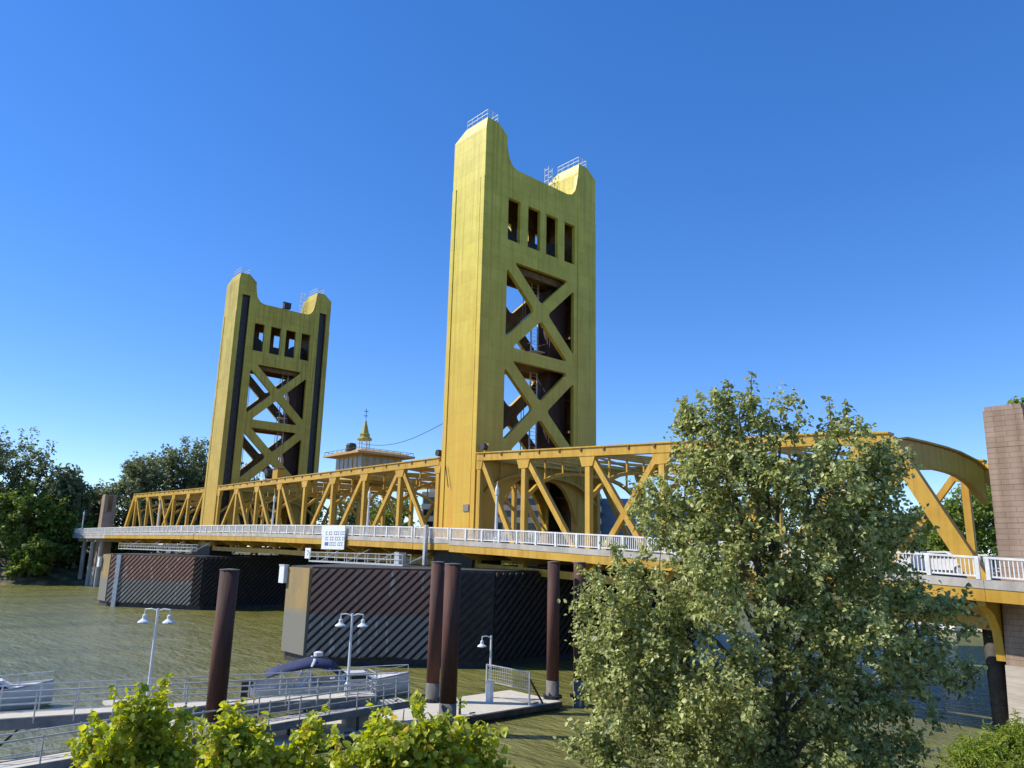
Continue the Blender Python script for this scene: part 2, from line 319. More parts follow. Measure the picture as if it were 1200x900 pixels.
# ------------------------------------------------------------------ towers
ZT, ZS, ZB = 58.6, 57.4, 53.64         # cap, shoulder, top of the cross wall
CW = 3.25                               # column width across the bridge
def make_tower(x0, mirror, label):
    """x0: portal face looking towards the camera (+x).  The lift side is -x for the near tower, +x for the far one."""
    GOLD = globals()['GOLD'] if not mirror else GOLD_OLD
    root = thing("bridge_tower", (x0-D_/2, W/2, 7.9), label, "bridge tower", "gold lift towers")
    def bx(mb, a0, a1, y0, y1, z0, z1):            # a: distance from the FIXED-span face towards the lift side
        if not mirror: xa, xb = x0-a1, x0-a0
        else: xa, xb = x0-D_+a0, x0-D_+a1
        mb.box(xa, xb, y0, y1, z0, z1)
    def px(a): return x0-a if not mirror else x0-D_+a
    ZBASE = 7.95
    for side in (0, 1):
        yo = (lambda y: y) if side == 0 else (lambda y: W-y)
        def by(mb, a0, a1, y0, y1, z0, z1):
            ya, yb = sorted((yo(y0), yo(y1))); bx(mb, a0, a1, ya, yb, z0, z1)
        mb = MB(); d = D_
        # outer side wall with a groove beside each corner post
        by(mb, 0.78, d-0.78, 0, 0.25, ZBASE, ZS)
        for a0, a1 in ((0.0, 0.64), (d-0.64, d)):
            by(mb, a0, a1, -0.05, 0.25, ZBASE, 51.2); by(mb, a0, a1, 0.0, 0.25, 51.2, ZS)
        for a0, a1 in ((0.64, 0.78), (d-0.78, d-0.64)):
            by(mb, a0, a1, 0.18, 0.25, ZBASE, 51.2); by(mb, a0, a1, 0.004, 0.25, 51.2, ZS)
        by(mb, 0, 0.25, 0.25, CW, ZBASE, ZS)                                   # fixed-span face
        by(mb, d-0.25, d, 0.25, 0.85, ZBASE, ZS); by(mb, d-0.25, d, 2.3, CW, ZBASE, ZS)   # lift face with the guide slot
        by(mb, d-0.25, d, 0.85, 2.3, 54.6, ZS)
        by(mb, 0.25, 1.0, CW-0.25, CW, ZBASE, 44); by(mb, d-1.0, d-0.25, CW-0.25, CW, ZBASE, 44)   # inner flanges
        by(mb, 0.25, d-0.25, CW-0.25, CW, 44, ZS)
        by(mb, 0.25, d-0.25, 0.25, CW-0.25, ZS-0.3, ZS)
        col = mb.build("column", GOLD, root)
        # hipped cap
        c = MB(); y0, y1 = sorted((yo(0), yo(CW)))
        iy0, iy1 = (y0+0.18, y1-1.35) if side == 0 else (y0+0.18, y1-1.5)
        xa, xb = x0-d, x0
        ia, ib = xa+1.9, xb-0.06
        c.hexa([(xa, y0, ZS), (xb, y0, ZS), (xb, y1, ZS), (xa, y1, ZS)], [(ia, iy0, ZT), (ib, iy0, ZT), (ib, iy1, ZT), (ia, iy1, ZT)])
        c.build("column_cap", GOLD, col)
        r = MB(); zz = ZT
        cs = [(ia+.1, iy0+.08), (ib-.1, iy0+.08), (ib-.1, iy1-.08), (ia+.1, iy1-.08)]
        for i in range(4):
            p, q = cs[i], cs[(i+1) % 4]
            for h in (0.55, 1.05): r.beam((*p, zz+h), (*q, zz+h), 0.05, 0.05)
            nseg = max(2, int(math.hypot(q[0]-p[0], q[1]-p[1])/0.9))
            for k in range(nseg):
                t = k/nseg; xx, yy = p[0]+(q[0]-p[0])*t, p[1]+(q[1]-p[1])*t; r.tube([(xx, yy, zz), (xx, yy, zz+1.05)], 0.03, 5)
        r.build("cap_railing", LAMPW, col)
        # guide channel and dark inside of the column
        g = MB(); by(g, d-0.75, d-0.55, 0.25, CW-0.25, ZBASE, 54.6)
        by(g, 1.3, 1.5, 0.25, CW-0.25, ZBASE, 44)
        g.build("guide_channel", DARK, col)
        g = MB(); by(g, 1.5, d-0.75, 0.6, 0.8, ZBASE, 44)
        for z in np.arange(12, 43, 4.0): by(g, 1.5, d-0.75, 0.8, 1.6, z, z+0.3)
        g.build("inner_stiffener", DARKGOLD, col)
        g = MB(); by(g, .62, d-.62, CW+.004, CW+.03, 42.62, 52.95); g.build("inner_shade_sheet", DARKGOLD, col)  # added dark sheet, shading the column wall seen through the windows
    # cross walls (the near and the rear face): windows, two tiers of X bracing, arched portal foot
    y0, y1 = CW, W-CW
    def opening(a, b, z0, z1, hw):
        ww, hh = b-a, z1-z0; L = math.hypot(ww, hh); hx, hv = hw*L/hh, hw*L/ww; c, zc = (a+b)/2, (z0+z1)/2
        T = [[(a+hx, z1), (c, zc+hv), (b-hx, z1)], [(a+hx, z0), (b-hx, z0), (c, zc-hv)],
             [(a, z0+hv), (c-hx, zc), (a, z1-hv)], [(b, z0+hv), (b, z1-hv), (c+hx, zc)]]
        return [rounded(t, 0.55) for t in T]
    outer = []
    ym = W/2
    for i in range(13):                                    # arched soffit
        t = -1+2*i/12; outer.append((ym+t*(y1-y0)/2, 17.5-4.6*abs(t)**4))
    f = [(3.25, 57.0), (3.45, 55.6), (3.75, 54.6), (4.3, 53.9), (5.1, ZB)]
    outer += [(W-a, b) for a, b in f]+[(a, b) for a, b in reversed(f)]
    wins = [[(a, 44.55), (b, 44.55), (b, 49.75), (a, 49.75)] for a, b in ((3.7, 5.6), (6.85, 8.85), (9.85, 11.85), (13.0, 14.85))]
    holes = wins+opening(3.72, 14.75, 31.9, 42.1, 0.72)+opening(3.72, 14.75, 20.3, 30.45, 0.72)
    for a in (0.06, D_-0.55):
        mb = MB(); mb.plate(outer, holes, lambda u, v, t: (px(t), u, v), a, a+0.49)
        wl = mb.build("cross_wall", GOLD, root)
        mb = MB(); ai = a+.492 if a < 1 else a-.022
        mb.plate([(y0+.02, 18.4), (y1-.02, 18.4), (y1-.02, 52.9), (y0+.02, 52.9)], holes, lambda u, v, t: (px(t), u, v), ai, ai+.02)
        mb.build("inner_shade_sheet", DARKGOLD, wl)  # dark sheet added inside each wall to deepen the tower's inner shade
    # side bracing seen from inside and dark undersides
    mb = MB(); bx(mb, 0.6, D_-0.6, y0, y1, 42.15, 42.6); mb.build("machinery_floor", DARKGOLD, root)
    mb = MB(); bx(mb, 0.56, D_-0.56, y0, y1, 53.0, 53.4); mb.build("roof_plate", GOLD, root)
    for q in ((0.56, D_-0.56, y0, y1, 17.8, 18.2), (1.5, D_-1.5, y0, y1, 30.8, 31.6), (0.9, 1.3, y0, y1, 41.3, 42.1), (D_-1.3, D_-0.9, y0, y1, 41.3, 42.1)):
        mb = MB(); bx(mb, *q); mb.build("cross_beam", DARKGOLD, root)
    for ya, yb in ((-.3, CW+.3), (W-CW-.3, W+.3)):
        mb = MB(); bx(mb, -.3, D_+.3, ya, yb, 7.98, 9.5); mb.build("bearing_girder", DARK, root)
    mb = MB()
    for yy in (4.9, W-4.9):
        mb.tube([(px(D_/2)-0.35, yy, 45.6), (px(D_/2)+0.35, yy, 45.6)], 2.2, 20)
    mb.box(px(D_/2)-1.0, px(D_/2)+1.0, 7.4, 11.4, 42.6, 46.4)
    mb.build("sheave", DARK, root)
    mb = MB()
    for yy in (3.9, 4.2, 4.5, 14.1, 14.4, 14.7, 10.2, 10.6):
        mb.tube([(px(D_-1.6), yy, 17), (px(D_-1.6), yy, 42.2)], 0.045, 5)
    mb.build("hoist_rope", DARK, root)
    mb = MB()
    for yy in (10.95, 12.05):
        mb.box(px(3.6)-.07, px(3.6)+.07, yy-.07, yy+.07, 18.2, 42.1)
    for z in np.arange(18.6, 42, 0.45): mb.tube([(px(3.6), 10.95, z), (px(3.6), 12.05, z)], 0.025, 4)
    mb.box(px(3.9), px(2.6), 10.7, 12.4, 33.2, 33.3) if px(3.9) < px(2.6) else mb.box(px(2.6), px(3.9), 10.7, 12.4, 33.2, 33.3)
    for yy in (10.7, 12.4): mb.beam((px(2.6), yy, 34.3), (px(3.9), yy, 34.3), .06, .06)
    mb.build("access_ladder", WHITE, root)
    cw = MB(); bx(cw, 1.9, D_-1.9, W-CW-2.9, W-CW-0.2, 18.3, 41.2); cw.build("counterweight", RUSTBROWN, root)
    # ladder cage climbing to the far cap
    mb = MB(); lx, ly = px(D_/2)-1.9, W-CW-0.55
    for dx, dy in ((-.35, -.35), (.35, -.35), (-.35, .35), (.35, .35)): mb.tube([(lx+dx, ly+dy, ZB-.3), (lx+dx, ly+dy, ZT+1.0)], 0.04, 5)
    for z in np.arange(ZB, ZT+1, .8):
        for p, q in (((-.35, -.35), (.35, -.35)), ((.35, -.35), (.35, .35)), ((.35, .35), (-.35, .35)), ((-.35, .35), (-.35, -.35))):
            mb.beam((lx+p[0], ly+p[1], z), (lx+q[0], ly+q[1], z), .05, .05)
    mb.build("ladder_cage", LAMPW, root)
    return root
near_tower = make_tower(0, False, "nearer, larger gold lift tower with four windows above its X bracing")
far_tower = make_tower(-S_, True, "farther gold lift tower at the left with dark vertical guide slots in its column faces")
mb = MB(); mb.box(-S_+0.02, -S_+0.9, 8.6, 9.9, ZB, ZB+1.1); mb.beam((-S_+0.5, 8.4, ZB+1.15), (-S_+0.5, 10.1, ZB+1.15), .3, .12)
mb.build("floodlight_box", DARK, far_tower)
mb = MB(); mb.box(-1.75, -0.85, -0.10, -0.003, 13.6, 14.3); mb.build("name_plate", mat("grey_plate", (0.22, 0.19, 0.16), 0.6), near_tower)
mb = MB(); mb.tube([(-4.9, -0.2, 18.6), (-4.2, -0.25, 16.2)], 0.05, 5); mb.build("conduit", DARK, near_tower)

# ------------------------------------------------------------------ truss spans
def make_span(xs, ztop, pattern, ends, label, name, tilt_ends=None):
    """xs: panel points; ztop(x): top-chord top; pattern[i] in 'r','l','x','': diagonal of panel i falling to right / left"""
    xm = (xs[0]+xs[-1])/2
    root = thing(name, (xm, W/2, zd(xm)), label, "bridge span", "trussed bridge spans")
    zb = lambda x: zd(x)-2.35
    lo, hi = ends                                   # x-range of the top chord
    for iy, y in enumerate((0.32, W-0.32)):
        n = 12; cx = np.linspace(lo, hi, n+1)
        mb = MB()
        for a, b in zip(cx[:-1], cx[1:]):
            mb.hexa([(a, y-.34, ztop(a)-.86), (b, y-.34, ztop(b)-.86), (b, y+.34, ztop(b)-.86), (a, y+.34, ztop(a)-.86)],
                    [(a, y-.34, ztop(a)-.12), (b, y-.34, ztop(b)-.12), (b, y+.34, ztop(b)-.12), (a, y+.34, ztop(a)-.12)])
            mb.hexa([(a, y-.46, ztop(a)-.118), (b, y-.46, ztop(b)-.118), (b, y+.46, ztop(b)-.118), (a, y+.46, ztop(a)-.118)],
                    [(a, y-.46, ztop(a)), (b, y-.46, ztop(b)), (b, y+.46, ztop(b)), (a, y+.46, ztop(a))])
        ch = mb.build("top_chord", TRUSS, root)
        lug = MB()
        for x in np.arange(lo+1.2, hi-0.5, 2.7):
            lug.box(x-.09, x+.09, y-.44, y-.345, ztop(x)-.42, ztop(x)-.125)
        lug.build("chord_bracket", DARKGOLD, ch)
        mb = MB()
        for a, b in zip(np.linspace(xs[0], xs[-1], 13)[:-1], np.linspace(xs[0], xs[-1], 13)[1:]):
            mb.hexa([(a, y-.3, zb(a)-.35), (b, y-.3, zb(b)-.35), (b, y+.3, zb(b)-.35), (a, y+.3, zb(a)-.35)],
                    [(a, y-.3, zb(a)+.3), (b, y-.3, zb(b)+.3), (b, y+.3, zb(b)+.3), (a, y+.3, zb(a)+.3)])
        mb.build("bottom_chord", TRUSS, root)
        for i, x in enumerate(xs):
            if lo-0.3 <= x <= hi+0.3:
                xx = min(max(x, lo+.28), hi-.28)
                mb = MB().beam((xx, y, zb(x)), (xx, y, ztop(xx)-.4), .5, .54, (0, 1, 0)); mb.build("vertical_post", TRUSS, root)
                gy = .29
                g = MB(); zt = ztop(xx)
                wl = 0.62 if lo+0.6 < xx < hi-0.6 else 0.42
                g.plate([(xx-wl*1.5, zt-.87), (xx-wl, zt-1.75), (xx+wl, zt-1.75), (xx+wl*1.5, zt-.87), (xx+wl*1.5, zt-.5), (xx-wl*1.5, zt-.5)], [],
                        lambda u, v, t: (u, t, v), y-gy, y+gy)
                g.build("gusset_plate", TRUSS, root)
        for i, p in enumerate(pattern):
            a, b = xs[i], xs[i+1]
            ta, tb = max(a, lo+.3), min(b, hi-.3)
            if 'r' in p: MB().beam((ta+.2, y, ztop(ta)-.7), (b, y, zb(b)+.1), .42, .5, (0, 1, 0)).build("diagonal_brace", TRUSS, root)
            if 'l' in p: MB().beam((tb-.2, y, ztop(tb)-.7), (a, y, zb(a)+.1), .38, .5, (0, 1, 0)).build("diagonal_brace", TRUSS, root)
            if 'E' in p: MB().beam((hi-.2, y, ztop(hi)-.5), (b, y, zb(b)+.2), .6, .95, (0, 1, 0)).build("end_post", TRUSS, root)
            if 'W' in p: MB().beam((lo+.2, y, ztop(lo)-.5), (a, y, zb(a)+.2), .6, .95, (0, 1, 0)).build("end_post", TRUSS, root)
    # sway frames: top strut, arched lower member and small posts between
    for x in xs:
        if not (lo-0.3 <= x <= hi+0.3) or ('E' in pattern[-1] and x == xs[-2]): continue
        xx = min(max(x, lo+.3), hi-.3)
        zt = ztop(xx); mb = MB()
        mb.box(xx-.2, xx+.2, .62, W-.62, zt-.75, zt-.35)
        N = 14; arch = []
        for k in range(N+1):
            t = -1+2*k/N; arch.append((xx, W/2+t*(W/2-.55), zt-1.75-2.7*abs(t)**3.2))
        for p, q in zip(arch[:-1], arch[1:]): mb.beam(p, q, .34, .34, (1, 0, 0))
        for k in range(2, N-1, 2): mb.beam((xx, arch[k][1], arch[k][2]+.15), (xx, arch[k][1], zt-.76), .16, .16, (1, 0, 0))
        mb.build("sway_frame", TRUSS, root)
    lat = MB()
    px_ = [x for x in xs if lo-0.3 <= x <= hi+0.3]
    for a, b in zip(px_[:-1], px_[1:]):
        lat.beam((a+.4, .7, ztop(a)-.56), (b-.4, W-.7, ztop(b)-.56), .3, .25); lat.beam((a+.4, W-.7, ztop(a)-.60), (b-.4, .7, ztop(b)-.60), .26, .17)
    lat.build("top_lateral_bracing", TRUSS, root)
    # floor: slab, sidewalks, fascia girders, floor beams
    seg = np.linspace(xs[0], xs[-1], int((xs[-1]-xs[0])/4)+1)
    def strip(y0, y1, dz0, dz1):
        s = MB()
        for a, b in zip(seg[:-1], seg[1:]):
            s.hexa([(a, y0, zd(a)+dz0), (b, y0, zd(b)+dz0), (b, y1, zd(b)+dz0), (a, y1, zd(a)+dz0)],
                   [(a, y0, zd(a)+dz1), (b, y0, zd(b)+dz1), (b, y1, zd(b)+dz1), (a, y1, zd(a)+dz1)])
        return s
    strip(0.9, W-.9, -.4, -.05).build("roadway", ASPH, root)
    for y0, y1 in ((-2.93, -0.06), (W+.06, W+2.93)): strip(y0, y1, -.22, .02).build("sidewalk", CONC, root)
    for y0, y1 in ((-3.12, -2.94), (W+2.94, W+3.12)):
        strip(y0, y1, -.34, .12).build("kerb_beam", CONC, root)
    for y0, y1 in ((-3.08, -2.96), (W+2.96, W+3.08)):
        strip(y0, y1, -1.0, -.342).build("fascia_girder", TRUSS, root)
    for i, x in enumerate(xs):
        if i in (0, len(xs)-1): x = x+(0.4 if i == 0 else -0.4)
        fb = MB()
        fb.plate([(-2.9, zd(x)-.42), (-2.9, zd(x)-.62), (-.2, zd(x)-1.75), (W+.2, zd(x)-1.75), (W+2.9, zd(x)-.62), (W+2.9, zd(x)-.42)], [],
                 lambda u, v, t: (t, u, v), x-.18, x+.18)
        fb.build("floor_beam", TRUSS, root)
    st = MB()
    for y in np.linspace(1.5, W-1.5, 8):
        for a, b in zip(seg[:-1], seg[1:]):
            st.hexa([(a, y-.12, zd(a)-.95), (b, y-.12, zd(b)-.95), (b, y+.12, zd(b)-.95), (a, y+.12, zd(a)-.95)],
                    [(a, y-.12, zd(a)-.41), (b, y-.12, zd(b)-.41), (b, y+.12, zd(b)-.41), (a, y+.12, zd(a)-.41)])
    st.build("floor_stringer", DARKGOLD, root)
    return root
def make_railing(parent, x0, x1, y, first=True):
    mb = MB(); seg = np.linspace(x0, x1, max(2, int((x1-x0)/3)+1))
    for a, b in zip(seg[:-1], seg[1:]):
        for h0, h1, t in ((1.20, 1.32, .07), (0.24, 0.33, .05)):
            mb.hexa([(a, y-t, zd(a)+h0), (b, y-t, zd(b)+h0), (b, y+t, zd(b)+h0), (a, y+t, zd(a)+h0)],
                    [(a, y-t, zd(a)+h1), (b, y-t, zd(b)+h1), (b, y+t, zd(b)+h1), (a, y+t, zd(a)+h1)])
    for x in np.arange(x0+.1, x1-.1, .2): mb.box(x-.028, x+.028, y-.03, y+.03, zd(x)+.331, zd(x)+1.199)
    rl = mb.build("railing", WHITE, parent)
    n = max(1, round((x1-x0)/2.45))
    for k in range(n+1):
        x = x0+.12+(x1-x0-.24)*k/n
        MB().box(x-.10, x+.10, y-.11, y+.11, zd(x)+.122, zd(x)+1.25).build("railing_post", WHITE, rl)
    return rl

zt_right = lambda x: lerp([0, 14.7, 25.7, 34.9, 39, 41.3], [19.6, 18.9, 18.4, 18.0, 17.75, 17.5], x)
right_xs = [0.05, 7.2, 15.5, 23.5, 31.6, 39.7, 46.6]
right_span = make_span(right_xs, zt_right, ['r', 'r', 'rl', 'l', 'l', 'E'], (0.15, 41.3),
                       "yellow truss span right of the nearer tower, running behind the big tree", "side_span")
zt_lift = lambda x: 19.62
lift_xs = [-5.95-.25-i*(63.5/8) for i in range(9)][::-1]
lift_span = make_span(lift_xs, zt_lift, ['rl' if 0 else 'l', 'r', 'r', 'r', 'l', 'l', 'l', 'r'], (lift_xs[0]+.2, lift_xs[-1]-.2),
                      "yellow steel lift span hanging between the two gold towers, carrying the control house", "lift_span")
zt_left = lambda x: lerp([-125, -78], [20.35, 19.65], x)
left_xs = [-S_-D_-.05-i*8.0 for i in range(7)][::-1]
left_span = make_span(left_xs, zt_left, ['W', 'r', 'r', 'rl', 'l', 'l'], (left_xs[1]-1.5, left_xs[-1]-.1),
                      "yellow steel truss span left of the farther tower, ending before the left bank", "side_span")
# arched end portal of the right span
mb = MB(); pts = []
for k in range(15):
    t = -1+2*k/14; pts.append((W/2+t*(W/2-.64), 15.85-1.8*abs(t)**2.6))
tops = [(W-.64, 16.65), (W-2.6, 17.1), (W*.66, 17.4), (W*.5, 17.45), (W*.3, 17.4), (2.4, 17.3), (.64, 17.0)]
pts += tops
mb.plate(pts, [], lambda u, v, t: (t, u, v), 40.75, 41.25); mb.build("end_portal", TRUSS, right_span)
mb = MB(); pts2 = tops
for p, q in zip(pts2[:-1], pts2[1:]): mb.beam((41.0, p[0], p[1]+.09), (41.0, q[0], q[1]+.09), 1.0, .12, (1, 0, 0))
mb.build("portal_flange", TRUSS, right_span)

# approach spans
def approach(x0, x1, label, material):
    root = thing("approach_span", ((x0+x1)/2, W/2, zd((x0+x1)/2)), label, "bridge span")
    seg = np.linspace(x0, x1, 8)
    def strip(y0, y1, dz0, dz1):
        s = MB()
        for a, b in zip(seg[:-1], seg[1:]):
            s.hexa([(a, y0, zd(a)+dz0), (b, y0, zd(b)+dz0), (b, y1, zd(b)+dz0), (a, y1, zd(a)+dz0)],
                   [(a, y0, zd(a)+dz1), (b, y0, zd(b)+dz1), (b, y1, zd(b)+dz1), (a, y1, zd(a)+dz1)])
        return s
    strip(0.9, W-.9, -.4, -.05).build("roadway", ASPH, root)
    for y0, y1 in ((-2.93, 0.86), (W-.86, W+2.93)): strip(y0, y1, -.22, .02).build("sidewalk", CONC, root)
    for y0, y1 in ((-3.12, -2.94), (W+2.94, W+3.12)):
        strip(y0, y1, -.34, .12).build("kerb_beam", CONC, root)
    for y0, y1 in ((-3.08, -2.96), (W+2.96, W+3.08)): strip(y0, y1, -1.0, -.342).build("fascia_girder", material, root)
    return root
app_r = approach(46.62, 75, "short approach deck running past the brown pylon to the near bank", TRUSS)
app_l = approach(-182, left_xs[0]-.02, "pale approach deck on thin columns at the wooded left bank", CONC)
for i, x in enumerate(np.arange(-178, left_xs[0]-4, 7.5)):
    for y in (-1.2, W+1.2):
        MB().tube([(x, y, -2), (x, y, zd(x)-.9)], 0.5, 12).build("support_column", CONC, app_l)
    MB().box(x-.6, x+.6, -2.6, W+2.6, zd(x)-1.7, zd(x)-.42).build("pier_cap", CONC, app_l)
for par, a, b in ((right_span, 0.1, 46.5), (lift_span, lift_xs[0]+.1, lift_xs[-1]-.1), (left_span, left_xs[0]+.1, left_xs[-1]-.1), (app_r, 46.75, 74.5), (app_l, -181.5, left_xs[0]-.15)):
    make_railing(par, a, b, -3.03)
    if par is not app_l: make_railing(par, a, b, W+3.03)
# sidewalk pieces round the tower columns
for root, x in ((near_tower, -D_), (far_tower, -S_-D_)):
    for y0, y1 in ((-2.93, -0.062), (W+.062, W+2.93)):
        MB().box(x-.2, x+D_+.02, y0, y1, zd(x)-.25, zd(x)-.01).build("sidewalk", CONC, root)
    for y0, y1 in ((-3.12, -2.94), (W+2.94, W+3.12)):
        MB().box(x-.2, x+D_+.02, y0, y1, zd(x)-.36, zd(x)+.10).build("kerb_beam", CONC, root)
    for y0, y1 in ((-3.08, -2.96), (W+2.96, W+3.08)):
        MB().box(x-.2, x+D_+.02, y0, y1, zd(x)-1.02, zd(x)-.362).build("fascia_girder", TRUSS, root)
    MB().box(x+.3, x+D_-.3, CW+.6, W-CW-.6, zd(x)-.4, zd(x)-.06).build("roadway", ASPH, root)
    make_railing(root, x-.15, x+D_-.05, -3.03)
# brackets and pier under the right-hand end
for i, x in enumerate((41.0, 46.3, 51.0)):
    b = MB(); pts = [(-2.85, zd(x)-1.02), (-2.85, zd(x)-1.25), (-1.7, zd(x)-1.7), (-.9, zd(x)-2.6), (-.62, zd(x)-4.2), (-.1, zd(x)-4.2), (-.1, zd(x)-1.02)]
    b.plate(pts, [], lambda u, v, t: (t, u, v), x-.22, x+.22); b.build("sidewalk_bracket", TRUSS, right_span if i < 2 else app_r)
ab = MB(); pts = []
for k in range(11):
    t = k/10; pts.append((42.6+4.0*math.sin(t*math.pi/2), .25, 4.6+3.1*math.cos(t*math.pi/2)))
for p, q in zip(pts[:-1], pts[1:]): ab.beam(p, q, .5, .42, (0, 1, 0))
ab.build("arched_bracket", TRUSS, right_span)

# ------------------------------------------------------------------ concrete pylons
PYL = plate_mat("brown_pylon_masonry", (0.29, 0.205, 0.15), (0.40, 0.29, 0.22), (0.2, 0.14, 0.1), seam_w=1.1, seam_h=0.30, rough=.9, streak=.5)
LIGHTC = mat("washed_concrete", (0.42, 0.36, 0.29), 0.9, col2=(0.52, 0.46, 0.38), scale=1.0, stretch=(.4, .4, 2), bump=.3, bscale=4)
def pylon(x0, x1, y0, y1, ztop, label):
    root = thing("concrete_pylon", ((x0+x1)/2, (y0+y1)/2, 0), label, "bridge pylon")
    zdk = zd((x0+x1)/2); ta = 0.02
    def tier(z0, z1, g0, g1, name, m):
        mb = MB(); mb.hexa([(x0-g0, y0-g0, z0), (x1+g0, y0-g0, z0), (x1+g0, y1+g0, z0), (x0-g0, y1+g0, z0)],
                           [(x0-g1, y0-g1, z1), (x1+g1, y0-g1, z1), (x1+g1, y1+g1, z1), (x0-g1, y1+g1, z1)])
        return mb.build(name, m, root)
    tier(-3, 4.2, .45, .25, "footing", LIGHTC); tier(4.2, zdk-1.0, .2, .1, "pier_shaft", PYL)
    for k in range(5):
        za = zdk-1.0+(ztop-.25-(zdk-1.0))*k/5; zb_ = zdk-1.0+(ztop-.25-(zdk-1.0))*(k+1)/5-.012
        tier(za, zb_, .04-k*.012, .03-k*.012, "shaft_lift", PYL)
    tier(ztop-.25, ztop, -.08, -.10, "cap_course", PYL)
    mb = MB(); mb.box(x1-.35, x1+.035, y0+.8, y1-.8, zdk+5.2, ztop-.4)
    mb.build("recess_panel", DARKGOLD, root)
    return root
pylon(46.75, 48.75, -.55, 2.6, 18.3, "brown board-marked concrete pylon at the right edge, standing behind the white rail")
pylon(-140.6, -138.0, -.6, 2.0, 21.0, "distant brown concrete pylon before the left-bank trees, behind the white rail")

# ------------------------------------------------------------------ fender-clad piers
def clip_poly(poly, x0, x1, z0, z1):
    def cut(p, inside, inter):
        out = []
        for i in range(len(p)):
            a, b = p[i-1], p[i]
            if inside(b):
                if not inside(a): out.append(inter(a, b))
                out.append(b)
            elif inside(a): out.append(inter(a, b))
        return out
    ix = lambda v: (lambda a, b: (v, a[1]+(b[1]-a[1])*(v-a[0])/(b[0]-a[0])))
    iz = lambda v: (lambda a, b: (a[0]+(b[0]-a[0])*(v-a[1])/(b[1]-a[1]), v))
    for ins, it in ((lambda p: p[0] >= x0, ix(x0)), (lambda p: p[0] <= x1, ix(x1)), (lambda p: p[1] >= z0, iz(z0)), (lambda p: p[1] <= z1, iz(z1))):
        poly = cut(poly, ins, it)
        if len(poly) < 3: return None
    return poly
def fender_mat():
    m = bpy.data.materials.new("stained_fender_timber"); m.use_nodes = True
    n = m.node_tree.nodes; l = m.node_tree.links; b = n["Principled BSDF"]; b.inputs["Roughness"].default_value = 0.8
    ge = n.new("ShaderNodeNewGeometry"); s = n.new("ShaderNodeSeparateXYZ"); l.new(ge.outputs['Position'], s.inputs[0])
    r = n.new("ShaderNodeValToRGB"); r.color_ramp.interpolation = 'LINEAR'
    e = r.color_ramp.elements; e[0].position = 0.0; e[0].color = (.012, .011, .01, 1); e[1].position = 1.0; e[1].color = (.36, .195, .14, 1)
    for p, c in ((.075, (.014, .013, .012, 1)), (.10, (.25, .235, .21, 1)), (.50, (.27, .25, .225, 1)), (.525, (.33, .18, .13, 1))):
        x = e.new(p); x.color = c
    no = n.new("ShaderNodeTexNoise"); no.inputs['Scale'].default_value = .6; no.inputs['Detail'].default_value = 4; l.new(ge.outputs['Position'], no.inputs[0])
    ma = n.new("ShaderNodeMath"); ma.operation = 'MULTIPLY_ADD'; ma.inputs[1].default_value = 0.6; l.new(no.outputs[0], ma.inputs[0]); l.new(s.outputs[2], ma.inputs[2])
    mr = n.new("ShaderNodeMapRange"); mr.inputs[1].default_value = 0.3; mr.inputs[2].default_value = 8.3; l.new(ma.outputs[0], mr.inputs[0]); l.new(mr.outputs[0], r.inputs[0])
    # pale salt streaks
    mp = n.new("ShaderNodeMapping"); mp.inputs['Scale'].default_value = (1.6, 1.6, .35); l.new(ge.outputs['Position'], mp.inputs[0])
    t = n.new("ShaderNodeTexNoise"); t.inputs['Scale'].default_value = 1.0; t.inputs['Detail'].default_value = 7; t.inputs['Roughness'].default_value = .75; l.new(mp.outputs[0], t.inputs[0])
    r2 = n.new("ShaderNodeValToRGB"); r2.color_ramp.elements[0].position = .575; r2.color_ramp.elements[1].position = .63; r2.color_ramp.elements[0].color = (0, 0, 0, 1); r2.color_ramp.elements[1].color = (.8, .8, .8, 1)
    l.new(t.outputs[0], r2.inputs[0])
    mx = n.new("ShaderNodeMix"); mx.data_type = 'RGBA'; l.new(r2.outputs[0], mx.inputs[0]); l.new(r.outputs[0], mx.inputs[6]); mx.inputs[7].default_value = (.6, .57, .53, 1)
    l.new(mx.outputs[2], b.inputs['Base Color'])
    return m
FENDER = fender_mat()
def tan_mat():
    m = mat("tan_nose_concrete", (0.33, 0.225, 0.09), 0.85, col2=(0.25, 0.19, 0.09), scale=.8, stretch=(1, 1, .3), bump=.3)
    n = m.node_tree.nodes; l = m.node_tree.links; b = n["Principled BSDF"]          # grey tide stain below the high-water line
    src = b.inputs["Base Color"].links[0].from_socket
    ge = n.new("ShaderNodeNewGeometry"); sx = n.new("ShaderNodeSeparateXYZ"); l.new(ge.outputs['Position'], sx.inputs[0])
    mr = n.new("ShaderNodeMapRange"); mr.inputs[1].default_value = 4.7; mr.inputs[2].default_value = 3.9; l.new(sx.outputs[2], mr.inputs[0])
    mx = n.new("ShaderNodeMix"); mx.data_type = 'RGBA'; l.new(mr.outputs[0], mx.inputs[0]); l.new(src, mx.inputs[6]); mx.inputs[7].default_value = (.19, .18, .15, 1)
    l.new(mx.outputs[2], b.inputs["Base Color"]); return m
NOSE = tan_mat()
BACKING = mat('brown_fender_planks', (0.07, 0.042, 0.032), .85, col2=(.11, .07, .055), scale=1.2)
SHADE_TIMBER = mat('deck_shaded_timber', (0.016, 0.013, 0.012), 0.75, col2=(0.04, 0.032, 0.028), scale=1.5)  # fender timber blackened: the deck's shade put into its colour
